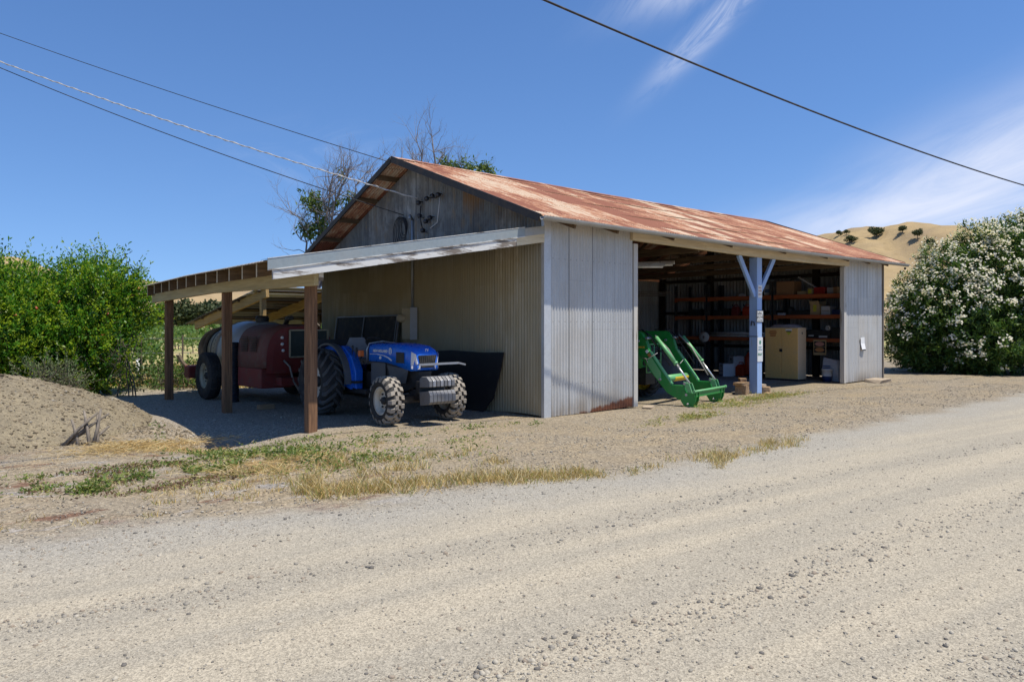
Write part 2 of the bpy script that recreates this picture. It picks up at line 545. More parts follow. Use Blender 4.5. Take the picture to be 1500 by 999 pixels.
worn('grey_bark', (.25, .215, .195), .9, 0, (.13, .11, .10), .6, 10, .4)
worn('fence_steel', (.14, .11, .08), .8)
worn('tarp', (.13, .115, .10), .8, 0, (.22, .19, .16), .5, 6, .4)
worn('purple_rag', (.33, .29, .30), .8, 0, (.2, .17, .17), .5, 9)
foliage('pom_leaf', (.085, .225, .018), .42, .40); foliage('pom_leaf_light', (.29, .41, .035), .4, .48); foliage('pom_leaf_dark', (.028, .095, .016))
worn('pom_fruit', (.42, .07, .03), .45, 0, (.35, .16, .05), .4, 20)
foliage('ole_leaf', (.062, .135, .028), .4, .28); foliage('ole_leaf_light', (.125, .20, .045), .4, .32); foliage('ole_leaf_dark', (.018, .048, .016), .45, .2)
foliage('petal', (.80, .75, .61), .6, .3)
foliage('scrub_leaf', (.15, .20, .095), .6); foliage('scrub_leaf_light', (.22, .25, .13), .6)
foliage('walnut_leaf', (.15, .215, .05)); foliage('walnut_leaf_dark', (.075, .135, .035))
foliage('vine_leaf', (.085, .165, .035)); foliage('vine_leaf_light', (.15, .22, .06))
foliage('oak_leaf', (.050, .072, .026), .6, .15); foliage('oak_leaf_light', (.085, .10, .038), .6, .15)
foliage('weed', (.13, .20, .045)); foliage('weed_light', (.24, .27, .085)); foliage('weed_red', (.19, .115, .075))
foliage('dry_blade', (.47, .335, .13), .7, .2); foliage('dry_blade_pale', (.60, .49, .26), .7, .2); foliage('dry_blade_green', (.32, .34, .10), .7, .3)
foliage('straw', (.56, .40, .175), .75, .2); foliage('straw_dark', (.36, .24, .10), .75, .2)


def road_edge(u):
    return -4.1 + .26 * max(0., -(u + 3.0))


def ground_mat(t):
    p = t.pos(); s = t.xyz(p)
    u, v = s[0], s[1]
    wob = t.noise(p, .9, 4, .6)
    edge = t.math('ADD', -4.1, t.math('MULTIPLY', t.math('MAXIMUM', t.math('SUBTRACT', -3., u), 0.), .26))
    d = t.math('SUBTRACT', v, edge)                       # metres from the road edge towards the barn
    d = t.math('ADD', d, t.math('MULTIPLY', t.math('SUBTRACT', wob, .5), 1.5))
    on_road = t.ramp(d, .35, -.45)
    # road: pale crushed rock with darker rows of loose stone between the wheel tracks
    vv = t.math('ADD', v, t.math('MULTIPLY', u, .125))
    track = t.noise(t.comb(t.math('MULTIPLY', u, .16), t.math('MULTIPLY', vv, 2.1), 0.), 1., 4, .55)
    road = t.mix(t.ramp(track, .36, .66), (.345, .308, .24), (.41, .358, .268))
    road = t.mix(t.ramp(d, -1.6, -.3), road, (.33, .305, .255))
    # yard dirt
    big = t.noise(p, .45, 5, .6)
    dirt = t.mix(t.ramp(big, .35, .68), (.315, .25, .16), (.265, .222, .16))
    grey = t.mix(wob, (.235, .20, .145), (.31, .255, .18))
    dirt = t.mix(t.ramp(t.noise(t.scale(p, (.7, 1.6, 1.)), 1., 5, .65), .44, .6), dirt, grey)
    # red-brown low mats left of the tractor, gravel under the lean-to with its shadow's warm grey put into the colour
    left = t.math('MULTIPLY', t.ramp(u, -4.2, -5.4), t.ramp(v, 2.4, .4))
    mats = t.noise(t.scale(p, (1.1, 2.6, 1.)), 1., 5, .6)
    dirt = t.mix(t.math('MULTIPLY', left, t.ramp(mats, .56, .64)), dirt, (.17, .10, .065))
    dirt = t.mix(t.math('MULTIPLY', left, t.ramp(mats, .46, .38)), dirt, (.30, .275, .245))
    under = t.math('MULTIPLY', t.math('MULTIPLY', t.ramp(u, -6.2, -4.6), t.ramp(u, .6, -.2)), t.ramp(v, .5, 1.8))
    dirt = t.mix(t.math('MULTIPLY', under, .8), dirt, (.33, .29, .235))
    slab = t.math('MULTIPLY', t.math('MULTIPLY', t.math('GREATER_THAN', u, .1), t.math('LESS_THAN', u, 14.)), t.math('MULTIPLY', t.ramp(v, 1.2, 2.0), t.math('LESS_THAN', v, 8.2)))
    dirt = t.mix(slab, dirt, t.mix(wob, (.27, .27, .265), (.36, .35, .33)))
    # fields behind: dry grass, green cover between the vines
    field = t.math('MAXIMUM', t.ramp(v, 9.5, 12.5), t.ramp(t.math('SUBTRACT', u, 0.), 24., 34.))
    fg = t.noise(p, .22, 6, .62)
    grass = t.mix(t.ramp(fg, .42, .60), (.44, .35, .155), (.185, .235, .075))
    grass = t.mix(t.ramp(t.noise(p, 3.2, 4, .6), .4, .7), grass, t.mix(.5, grass, (.5, .4, .2)))
    c = t.mix(field, dirt, grass)
    c = t.mix(on_road, c, road)
    # stones of all sizes in it
    v1 = t.voro(p, 90., 'Color'); v2 = t.voro(p, 230., 'Color')
    g1 = t.xyz(v1)[0]; g2 = t.xyz(v2)[1]
    sp = t.math('ADD', t.math('MULTIPLY', g1, .5), t.math('MULTIPLY', g2, .5))
    coarse = t.xyz(t.voro(p, 38., 'Color'))[2]
    yard = t.math('MULTIPLY', t.math('SUBTRACT', 1., field), t.math('SUBTRACT', 1., on_road))
    c = t.mix(t.math('MULTIPLY', yard, .8), c, t.mix(1., c, t.mix(t.math('POWER', coarse, 1.3), (.62, .62, .63), (1.42, 1.42, 1.42)), 'MULTIPLY'))
    k = t.math('MULTIPLY', t.math('SUBTRACT', 1., field), .85)
    c = t.mix(k, c, t.mix(1., c, t.mix(t.ramp(sp, .1, .9), (.60, .595, .59), (1.36, 1.35, 1.33)), 'MULTIPLY'))
    mid = t.noise(p, 7., 5, .7)
    c = t.mix(.45, c, t.mix(1., c, t.mix(mid, (.72, .72, .73), (1.25, 1.25, 1.24)), 'MULTIPLY'))
    rowA = t.math('ADD', vv, 5.95); rowB = t.math('ADD', vv, 7.70)
    rw = t.math('ADD', t.math('EXPONENT', t.math('MULTIPLY', t.math('MULTIPLY', rowA, rowA), -30.)), t.math('EXPONENT', t.math('MULTIPLY', t.math('MULTIPLY', rowB, rowB), -22.)))
    c = t.mix(t.math('MULTIPLY', t.math('MULTIPLY', rw, on_road), t.math('MULTIPLY', wob, .22)), c, (.27, .245, .20))
    h = t.math('ADD', t.math('MULTIPLY', t.voro(p, 90.), .8), t.math('ADD', t.math('MULTIPLY', t.voro(p, 230.), .3), t.math('MULTIPLY', mid, .4)))
    return {'Base Color': c, 'Roughness': .93, 'Normal': t.bump(h, .4, .010)}


new_mat('ground', (.36, .3, .22), .93, 0, ground_mat, .2)


def mound_mat(t):
    p = t.pos()
    n = t.noise(p, 1.6, 5, .6)
    c = t.mix(t.ramp(n, .35, .7), (.27, .225, .15), (.215, .18, .125))
    sp = t.xyz(t.voro(p, 34., 'Color'))[0]; sp2 = t.xyz(t.voro(p, 95., 'Color'))[0]
    c = t.mix(.9, c, t.mix(1., c, t.mix(t.math('MULTIPLY', t.math('ADD', sp, sp2), .5), (.62, .62, .62), (1.3, 1.29, 1.26)), 'MULTIPLY'))
    clod = t.noise(t.scale(p, (1., 1., 1.)), 9., 5, .7)
    c = t.mix(t.ramp(clod, .56, .66), c, (.125, .105, .08))
    h = t.math('ADD', t.voro(p, 34.), t.math('MULTIPLY', clod, 1.6))
    return {'Base Color': c, 'Roughness': .95, 'Normal': t.bump(h, .7, .02)}


new_mat('mound', (.34, .29, .2), .95, 0, mound_mat, .2)


def hill_mat(t):
    p = t.pos()
    n = t.noise(t.scale(p, (1, 1, 2.)), .018, 7, .62)
    n2 = t.noise(p, .22, 5, .65)
    c = t.mix(t.ramp(n, .38, .64), (.42, .305, .155), (.29, .215, .13))
    c = t.mix(t.math('MULTIPLY', t.ramp(n2, .45, .68), .6), c, (.285, .205, .105))
    c = t.mix(t.math('MULTIPLY', t.ramp(t.noise(p, 1.4, 3, .6), .58, .7), .35), c, (.22, .17, .09))
    return {'Base Color': c, 'Roughness': .95, 'Normal': t.bump(n2, .6, .8)}


new_mat('hill_grass', (.45, .33, .15), .95, 0, hill_mat, .15)

# ------------------------------------------------------------------ ground, road, hills
def bump_z(x, y):
    """small unevenness of the yard (a shallow wheel-worn dip in front of the mound)"""
    z = .025 * math.sin(1.7 * x + .6) * math.sin(1.3 * y) + .012 * math.sin(4.1 * x + 2.2 * y)
    z -= .16 * math.exp(-(((x + 5.25) / .75) ** 2 + ((y - 1.2) / .9) ** 2))
    z *= min(1., max(0., (y + 3.2) / 1.2))               # the road itself is graded flat
    inside = x > -3.5 and -1.0 < y < 9 and x < 15
    return z * (.25 if inside else 1.)


mb = MB()
gx = list(np.linspace(-16, 22, 96)); gy = list(np.linspace(-14, 12, 66))
gx = [-3500, -700, -150, -50, -24] + gx + [30, 60, 160, 700, 3500]
gy = [-3500, -700, -120, -30] + gy + [20, 40, 90, 200, 700, 3500]
near = lambda x, y: 1. if (-15.9 < x < 21.9 and -13.9 < y < 11.9) else 0.
vs = [(x, y, bump_z(x, y) * near(x, y)) for x in gx for y in gy]
ny = len(gy)
fs = [(i * ny + j, (i + 1) * ny + j, (i + 1) * ny + j + 1, i * ny + j + 1) for i in range(len(gx) - 1) for j in range(ny - 1)]
mb.add(vs, fs, 0, True)
tag(mb.build('ground', 'ground', fix=False), kind='structure')

# the road lies 4 mm over the ground, its ragged edge inside the band where the two mix
us = np.linspace(-15.5, 21.5, 150)
mb = MB(); rows = [0, .25, .6, 1.2, 2., 3., 4.2, 5.6, 7.4]
vs = []
for u in us:
    e = road_edge(u) + .1 + .12 * math.sin(u * 3.1) + .07 * math.sin(u * 7.7)
    for r in rows:
        v = max(e - r, -13.6)
        vs.append((u, v, bump_z(u, v) + .006 - .002 * (r == 0)))
k = len(rows)
mb.add(vs, [(i * k + j, i * k + j + 1, (i + 1) * k + j + 1, (i + 1) * k + j) for i in range(len(us) - 1) for j in range(k - 1)], 0, True)
tag(mb.build('gravel_road', 'ground'), kind='structure')


def hill_h(x, d):
    """height of the hills at x right of and d ahead of the camera"""
    g = lambda h, cx, cd, sx, sd: h * math.exp(-((x - cx) / sx) ** 2 - ((d - cd) / sd) ** 2)
    h = g(42.5, 166, 350, 60, 110) + g(13, 240, 370, 62, 120) + g(18, 330, 420, 130, 150) + g(7, 120, 420, 40, 80) - g(5, 196, 300, 14, 70) - g(4, 150, 290, 10, 50)
    h += g(32, -300, 310, 200, 110) + g(16, -60, 420, 170, 120) + g(14, 60, 520, 160, 110)
    h += 1.0 * math.sin(x * .045 + d * .02) - 3.5 * abs(mnoise.fractal(Vector((x * .03, d * .008, 8.)), .9, 2.1, 4)) * min(1, max(0, h) / 20)
    h += 7.5 * mnoise.fractal(Vector((x * .016, d * .010, 4.)), .9, 2.1, 5) * min(1, h / 25)
    return (h - 1.5) * min(1, max(0, (d - 150) / 90))


from mathutils import noise as mnoise
mb = MB(); vs = []
xs = np.linspace(-620, 620, 260); ds = np.linspace(150, 620, 110)
for x in xs:
    for d in ds:
        u, v = cam_xy(x, d); vs.append((u, v, hill_h(x, d) - .3))
k = len(ds)
mb.add(vs, [(i * k + j, (i + 1) * k + j, (i + 1) * k + j + 1, i * k + j + 1) for i in range(len(xs) - 1) for j in range(k - 1)], 0, True)
tag(mb.build('hills', 'hill_grass', fix=False), kind='structure')

# ------------------------------------------------------------------ dirt mound
from mathutils import noise as mnoise


def mound_h(x, y):
    cx, cy = -8.75, 5.3
    rx = 3.7 if x > cx else 6.; ry = 3.5 if y < cy else 3.2
    r = math.hypot((x - cx) / rx, (y - cy) / ry)
    h = .96 * max(0., 1 - r ** 1.7) if r < 1 else 0
    if r < 1.: h = .93 * (1 - r * r) ** .9
    n = mnoise.fractal(Vector((x * .9, y * .9, 2.)), 1., 2., 4)
    n2 = mnoise.fractal(Vector((x * 4., y * 4., 7.)), 1., 2., 4)
    e = min(1., max(0., (1.04 - r) * 6))
    n3 = mnoise.fractal(Vector((x * 11., y * 11., 3.)), 1., 2., 2)
    return h + e * (.085 * n + .036 * n2 + .012 * n3) - (.05 if r > .995 else 0)


mb = MB(); xs = np.linspace(-13, -4.6, 240); ys = np.linspace(1.4, 8.9, 210); vs = []
for x in xs:
    for y in ys: vs.append((x, y, mound_h(x, y)))
k = len(ys); fs = []
for i in range(len(xs) - 1):
    for j in range(k - 1):
        q = (i * k + j, (i + 1) * k + j, (i + 1) * k + j + 1, i * k + j + 1)
        if max(vs[a][2] for a in q) > -.03: fs.append(q)
mb.add(vs, fs, 0, True)
tag(mb.build('dirt_mound', 'mound', fix=False), 'heap of pale crumbly soil beside the open lean-to posts', 'dirt mound')

# ------------------------------------------------------------------ barn
LEN, WID, VR, ZR = 14.0, 8.2, 4.15, 5.19
U0, U1, E0, E1 = -.50, 14.5, -.41, 8.55


def roof_z(v):
    return ZR - .373 * (VR - v) if v < VR else ZR - .445 * (v - VR)


barn = thing('barn', 'old corrugated tin barn with rusty gable roof and a wide open front', 'barn')


def wall_part(name, mat, *a, **k):
    V, F = corrugated(*a, **k)
    return np_mesh(name, V, F, mat, parent=barn, smooth=True)


gable = wall_part('wall', 'gable_tin', (0, 0, 0), (0, 1, 0), (0, 0, 1), (1, 0, 0), WID, lambda s: .02 + .015 * math.sin(s * 3), lambda s: roof_z(s) - .13, pitch=.076, amp=.015)
tag(gable, 'gable wall of weathered grey corrugated tin')
front = wall_part('wall', 'front_tin', (0, 0, 0), (1, 0, 0), (0, 0, 1), (0, 1, 0), 2.43, lambda s: .01 + .02 * max(0, s - 1.2), lambda s: roof_z(0) - .13, pitch=.076, amp=.013)
tag(front, 'pale corrugated tin panel rusted along its foot')
endpanel = wall_part('wall', 'front_tin', (11.6, 0, 0), (1, 0, 0), (0, 0, 1), (0, 1, 0), 2.4, lambda s: .03, lambda s: roof_z(0) - .13, pitch=.2, amp=.006)
tag(endpanel, 'smooth pale grey tin panel at the far end of the open front')
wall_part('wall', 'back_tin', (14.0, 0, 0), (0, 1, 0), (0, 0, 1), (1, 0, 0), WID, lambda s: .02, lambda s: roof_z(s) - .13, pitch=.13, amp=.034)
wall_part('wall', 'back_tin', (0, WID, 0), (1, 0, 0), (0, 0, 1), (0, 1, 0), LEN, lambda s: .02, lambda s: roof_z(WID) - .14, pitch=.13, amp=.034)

# roof: two slopes of corrugated iron with laps and a little sag
def sag(s, h):
    d = -.03 * np.sin(PI * np.clip((s - .3) / 14.4, 0, 1)) + .008 * np.sin(s * 2.1 + h)
    return np.stack([np.zeros_like(s), np.zeros_like(s), d], 1)


n1 = Vector((0, 1, .373)).normalized(); L1 = math.hypot(VR - E0, (VR - E0) * .373)
V, F = corrugated((U0, E0, roof_z(E0)), (1, 0, 0), tuple(n1), (0, -n1.z, n1.y), U1 - U0, lambda s: -.065 + .016 * math.sin(s * 9.5), lambda s: L1, rows=14, amp=.011, droop=sag)
roof = np_mesh('roof', V, F, 'roof_tin', parent=barn, smooth=True)
n2 = Vector((0, -1, .445)).normalized(); L2 = math.hypot(E1 - VR, (E1 - VR) * .445)
V, F = corrugated((U0, E1, roof_z(E1)), (1, 0, 0), tuple(n2), (0, n2.z, -n2.y), U1 - U0, lambda s: 0, lambda s: L2, rows=6, amp=.011, droop=sag)
np_mesh('roof', V, F, 'roof_tin', parent=barn, smooth=True)
mb = MB()
rc = []
for s in np.linspace(U0 - .01, U1 + .01, 40):
    z = ZR + .022 - .03 * math.sin(PI * min(1, max(0, (s + .2) / 14.4)))
    rc.append([(s, VR - .17, z - .063), (s, VR - .02, z), (s, VR + .02, z), (s, VR + .17, z - .075), (s, VR + .02, z - .012), (s, VR - .02, z - .012)])
mb.loft(rc, 0, False)
mb.build('ridge_cap', 'roof_tin', roof)
# bargeboard flashing along the near and far rakes
for uu in (U0 - .015, U1 + .015):
    mb = MB(); mb.beam((uu, E0 - .02, roof_z(E0) - .055), (uu, VR, ZR - .035), .035, .13)
    mb.beam((uu, VR + .002, ZR - .035), (uu, E1 + .02, roof_z(E1) - .045), .035, .11)
    mb.build('bargeboard', 'dark_metal', roof)
# purlins run out under the overhang
for v in (.05, .95, 1.85, 2.75, 3.6, 4.75, 5.6, 6.45, 7.3, 8.1):
    z = roof_z(v)
    mb = MB(); mb.beam((U0 + .02, v, z - .065), (U1 - .03, v, z - .065), .05, .10)
    mb.build('purlin', 'rafter_wood', barn)
# rafters and ties inside
for u in (2.45, 4.8, 7.1, 9.35, 11.6):
    mb = MB()
    mb.beam((u, .05, roof_z(.05) - .20), (u, VR, ZR - .20), .05, .16)
    mb.beam((u, VR, ZR - .2), (u, WID - .05, roof_z(WID - .05) - .2), .05, .16)
    mb.beam((u, .1, 3.30), (u, WID - .1, 3.27), .05, .15)
    mb.beam((u + .05, 2.1, 3.36), (u + .05, VR - .3, ZR - .45), .04, .09)
    mb.beam((u + .05, 6.2, 3.36), (u + .05, VR + .3, ZR - .45), .04, .09)
    mb.build('roof_truss', 'truss_wood', barn)
# studs against the end and back walls
for v in (.15, 2.0, 3.95, 5.9, 8.0):
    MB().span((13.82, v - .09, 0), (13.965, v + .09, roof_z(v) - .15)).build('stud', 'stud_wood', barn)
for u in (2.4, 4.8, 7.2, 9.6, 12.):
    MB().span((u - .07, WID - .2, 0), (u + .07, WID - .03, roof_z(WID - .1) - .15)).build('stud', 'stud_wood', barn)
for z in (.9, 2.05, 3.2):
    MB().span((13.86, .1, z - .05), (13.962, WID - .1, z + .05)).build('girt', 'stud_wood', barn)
# header over the opening: three lengths, drooping a little at the joints
pts = [(2.36, 3.30, 3.54), (4.8, 3.265, 3.50), (7.05, 3.235, 3.47), (9.3, 3.235, 3.47), (11.72, 3.26, 3.505)]
mb = MB()
for (a, lo, hi), (b, lo2, hi2) in zip(pts, pts[1:]):
    vs = [(a, -.065, lo), (b - .004, -.065, lo2), (b - .004, -.065, hi2), (a, -.065, hi), (a, .04, lo), (b - .004, .04, lo2), (b - .004, .04, hi2), (a, .04, hi)]
    mb.add(vs, [(0, 1, 2, 3), (5, 4, 7, 6), (4, 0, 3, 7), (1, 5, 6, 2), (3, 2, 6, 7), (4, 5, 1, 0)])
tag(mb.build('header_beam', 'beam_wood', barn, bevel=.006), 'pale weathered header beam over the opening')
MB().span((2.43, -.03, 0.02), (2.55, .09, 3.24)).build('jamb', 'jamb_white', barn, bevel=.004)
MB().span((11.46, -.03, 0.02), (11.60, .09, 3.24)).build('jamb', 'jamb_white', barn, bevel=.004)
mb = MB(); mb.add([(-.022, -.022, .0), (.15, -.022, .0), (.15, -.016, .0), (-.016, -.016, .0), (-.016, .05, .0), (-.022, .05, .0)] + [(x, y, 3.52) for x, y in ((-.022, -.022), (.15, -.022), (.15, -.016), (-.016, -.016), (-.016, .05), (-.022, .05))],
       [(i, (i + 1) % 6, 6 + (i + 1) % 6, 6 + i) for i in range(6)])
mb.build('corner_trim', 'corner_trim', barn)
MB().span((14.0, -.03, 0.02), (14.05, .06, 3.5)).build('corner_trim', 'grey_stick', barn)
# gutter, half round, with brackets
mb = MB(); gz = roof_z(E0) - .03
rings = []
for s in np.linspace(U0 - .02, U1 + .12, 30):
    z = gz - .03 * math.sin(PI * min(1, max(0, (s + .2) / 14.4))) - .0015 * s
    rings.append([(s, E0 - .075 + .06 * math.cos(a), z + .075 * math.sin(a) * (1 if math.sin(a) < 0 else .1)) for a in np.linspace(PI, 2 * PI, 9)] +
                 [(s, E0 - .075 + .05 * math.cos(a), z + .062 * math.sin(a)) for a in np.linspace(2 * PI, PI, 9)])
mb.loft(rings, 0, False)
gut = mb.build('gutter', 'gutter', barn)
mb = MB(); mb.tube([(14.42, E0 - .075, gz - .12), (14.42, E0 - .075, gz - .19)], .03, 8); mb.build('outlet', 'dark_metal', gut)
for u in (.35, 1.5, 3.2, 5.3, 7.6, 9.7, 10.9, 12.2, 13.4):
    z = roof_z(E0)
    MB().beam((u, E0 - .01, z - .125), (u, .3, roof_z(.3) - .125), .05, .09).build('rafter_tail', 'rafter_wood', barn)

# blue post with two braces
post = MB().span((6.99, -.02, .0), (7.20, .19, 3.235)).build('post', 'blue_paint', barn, bevel=.006)
tag(post, 'blue painted post in the middle of the opening')
MB().beam((6.30, .05, 3.26), (6.99, .05, 2.32), .06, .12).build('brace', 'blue_paint', post)
MB().beam((7.86, .05, 3.26), (7.21, .05, 2.42), .06, .12).build('brace', 'blue_paint', post)

# ------------------------------------------------------------------ lean-to on the gable wall (a part of the barn)
def lz(u, v):      # top of its roof: attached at u = 0, low along the outer edge
    za = 3.37 - .10 * v / 8.3
    ue = lean_edge(v); ze = 2.545 + .01 * v / 8.3 - .05 * max(0., (v - 4.9) / 3.4)
    return za + (ze - za) * min(1.05, u / ue)


def lean_edge(v):
    return -4.8 + .6 * (v - .5) / 7.8


mb = MB(); n = 700; pv = np.linspace(.0, 8.45, n); vs = []
for v in pv:
    v0 = v
    for f in (0., .33, .66, 1.):
        vv = v0 + .5 * f * (1 - v0 / 8.45)
        u = lean_edge(vv) * f - .04 * f
        vs.append((u - .012 * (f == 0), vv, lz(u, vv) + .009 * math.cos(2 * PI * v0 / .068)))
mb.add(vs, [(i * 4 + j, i * 4 + j + 1, (i + 1) * 4 + j + 1, (i + 1) * 4 + j) for i in range(n - 1) for j in range(3)], 0, True)
lroof = mb.build('lean_to_roof', 'lean_tin', barn, fix=False)
for v in np.linspace(1.15, 8.32, 12):
    ue = lean_edge(v) + .02
    f1 = .2 if v < 8.2 else .22
    mb = MB(); a = (-.02, v - .48 * (1 - v / 8.45), 0); b = (ue, v, 0)
    top = lambda q: lz(q[0], q[1]) - .012
    vs = []
    for q in (a, b):
        for dv in (-.021, .021):
            for dz in (0, -f1): vs.append((q[0], q[1] + dv, top(q) + dz))
    mb.add(vs, [(0, 1, 3, 2), (4, 6, 7, 5), (0, 4, 5, 1), (2, 3, 7, 6), (0, 2, 6, 4), (1, 5, 7, 3)]); mb.mi[1] = 1  # sides darker than the end face: shade of the bays put into the colour
    mb.build('rafter', ['rafter_wood', 'rafter_end_wood'], lroof, fix=False)
# blocking boards between the rafters, a step in from the edge, coloured dark for the bay shade
mb = MB()
for v in np.linspace(1.15, 7.67, 11):
    ue = -3.90
    mb.span((ue, v - .02, lz(ue, v + .3) - .19), (ue + .04, v + .56, lz(ue, v + .3) - .02))
mb.build('blocking', 'stud_wood', lroof)
# rake board, its bare end next to the barn, under a metal flashing
def rake(u0, u1, dz0, dz1, y0, y1):
    vs = []
    for u in (u0, u1):
        f = u / -4.8; vc = .02 + .5 * f
        for y in (y0, y1):
            for dz in (dz0, dz1): vs.append((u, vc + y, lz(u, vc) + dz))
    return vs


BOXF = [(0, 1, 3, 2), (4, 6, 7, 5), (0, 4, 5, 1), (2, 3, 7, 6), (0, 2, 6, 4), (1, 5, 7, 3)]
tag(MB().add(rake(-.62, -4.78, -.05, -.275, -.05, -.01), BOXF).build('rake_board', 'peel_white', lroof), 'rake board with peeling white paint')
tag(MB().add(rake(-.02, -.617, -.05, -.275, -.05, -.01), BOXF).build('rake_board', 'beam_wood', lroof), 'bare end of the rake board')
fl = MB().add(rake(-.45, -4.86, .015, -.125, -.056, -.053), BOXF).add(rake(-.45, -4.86, .021, .017, -.056, .16), BOXF)
fl.build('flashing', 'flashing', lroof)
MB().add(rake(-.45, -4.86, -.127, -.142, -.066, -.052), BOXF).build('drip_edge', 'peel_white', lroof)
MB().add(rake(-.45, -4.86, .032, .022, -.062, -.045), BOXF).build('drip_edge', 'peel_white', lroof)
MB().add(rake(-.02, -.446, .012, -.13, -.056, -.053), BOXF).build('flashing', 'gutter', lroof)
bm_ = MB()
for (a, b, z0, z1, z2, z3) in ((.74, 4.9, 2.225, 2.235, 2.455, 2.465), (4.904, 8.5, 2.235, 2.13, 2.465, 2.37)):
    vs = []
    for y, lo, hi in ((a, z0, z2), (b, z1, z3)):
        for x in (-4.03, -3.95):
            for z in (lo, hi): vs.append((x, y, z))
    bm_.add(vs, BOXF)
beam = bm_.build('lean_to_beam', 'lean_beam_wood', barn, bevel=.005)
for (u, v, h) in ((-3.87, 1.15, 2.45), (-3.87, 4.52, 2.45), (-3.87, 7.84, 2.40)):
    MB().span((u - .075, v - .075, -.02), (u + .075, v + .075, h)).build('lean_to_post', 'post_wood', barn, bevel=.008)
MB().span((-3.945, .742, 2.30), (-3.87, .80, 2.45)).build('block', 'peel_white', beam)

# service entrance: conduit up the gable wall, insulators, coil of cable
mb = MB(); mb.tube([(-.035, 4.06, 1.9), (-.035, 4.06, 3.9)], .028, 8); mb.tube([(-.035, 4.06, 3.9), (-.12, 4.02, 3.98), (-.16, 3.98, 3.9)], .03, 8)
tag(mb.build('conduit', 'conduit'), 'grey steel conduit running up the gable wall', 'conduit')
mb = MB()
mt = thing('electric_meter', 'tan electric meter box with round meter on the gable wall', 'electric meter', (-.02, 4.05, 1.28))
MB().span((-.18, -.17, .05), (0, .17, .72)).build('box', 'meter_tan', mt, bevel=.008)
MB().span((-.19, -.18, .04), (-.02, -.165, .73)).build('side_cover', 'meter_grey', mt)
mb = MB(); mb.lathe([(-.30, .0), (-.30, .07), (-.26, .085), (-.18, .09)], 20, 'X', (0, .12, .50)); mb.build('meter_dial', 'meter_tan', mt)
MB().span((-.12, -.1, -.14), (-.01, .1, -.02)).build('lower_box', 'conduit', mt, bevel=.005)
k = 0
for (v, z, s) in ((3.72, 4.22, 1), (3.42, 4.27, 1), (3.22, 4.30, -1), (3.02, 4.30, 1), (3.68, 3.94, -1), (3.45, 3.80, 1), (3.56, 3.62, -1), (3.30, 3.86, 1)):
    t = thing('insulator', ['dark porcelain insulator on an iron bracket on the gable wall'][0], 'insulator', (0, v, z), 0, 'insulators below the ridge on the gable wall')
    mb = MB(); mb.lathe([(-.05, .035), (-.02, .05), (.0, .03), (.02, .05), (.05, .035)], 12, 'Y', (-.11, 0, 0)); mb.build('spool', 'porcelain', t)
    mb = MB(); mb.beam((-.005, 0, .03 * s), (-.15, 0, .03 * s), .03, .012); mb.beam((-.11, -.07, 0), (-.11, .07, 0), .012, .012); mb.build('bracket', 'black_iron', t)
mb = MB()
for i in range(6):
    r = .22 + .045 * i
    mb.tube([(-.05 - .012 * i, 4.35 + r * .55 * math.sin(a) + .02 * i, 3.78 - .08 * i * .4 + r * .85 * math.cos(a)) for a in np.linspace(0, 2 * PI, 26)], .010, 5, cap=False)
tag(mb.build('cable_coil', 'black_cable'), 'coil of black cable hanging on the upper gable wall', 'cable coil')
for pts in ([(-.06, 3.0, 4.3), (-.13, 2.95, 4.05), (-.06, 3.1, 3.75), (-.06, 3.35, 3.65)], [(-.06, 3.7, 4.15), (-.14, 3.62, 3.9), (-.08, 3.6, 3.62)]):
    mb = MB(); mb.tube(pts, .013, 6); tag(mb.build('jumper_wire', 'pale_cable' if pts[0][1] < 3.5 else 'black_cable'), 'pale jumper wire looping between the insulators' if pts[0][1] < 3.5 else 'black jumper wire dropping below the insulators', 'wire')


# ------------------------------------------------------------------ overhead cables
def cable(name, p0, p1, ext0, ext1, r, sagm, mat, label, twist=False):
    p0, p1 = Vector(p0), Vector(p1); pts = []
    n = 60
    for i in range(n + 1):
        f = -ext0 + (1 + ext0 + ext1) * i / n
        p = p0.lerp(p1, f); p.z += sagm * (4 * f * (f - 1))
        pts.append(p)
    mb = MB()
    mb.tube(pts, r, 6)
    if twist:
        q = []
        L = (p1 - p0).length
        for i in range(900):
            f = (1 + ext1) * i / 899
            p = p0.lerp(p1, f); p.z += sagm * (4 * f * (f - 1)); a = f * L * 2 * PI / .45
            q.append(p + Vector((math.cos(a) * r * 1.5, 0, math.sin(a) * r * 1.5)))
        mb.tube(q, r * .8, 4)
    return tag(mb.build(name, mat), label, 'cable')


cable('power_cable', (-1.68, -1.72, 6.34), (15.66, -3.2, 5.55), .9, 1.2, .017, .16, 'black_cable', 'thick black overhead cable crossing the sky in front of the barn')
cable('power_cable', (-.12, 3.74, 4.31), (-6.3, 12.4, 8.0), 0, 2.2, .011, .10, 'pale_cable', 'pale twisted service cable tied to the gable insulators', True)
cable('power_cable', (-.10, 4.30, 4.02), (-6.3, 12.4, 7.85), 0, 2.2, .011, .12, 'black_cable', 'black service cable running just below the pale twisted one')
cable('power_cable', (-.52, 4.2, 5.10), (-5.9, 13.2, 8.9), 0, 2.2, .009, .05, 'black_cable', 'thin dark cable fixed near the top of the gable')


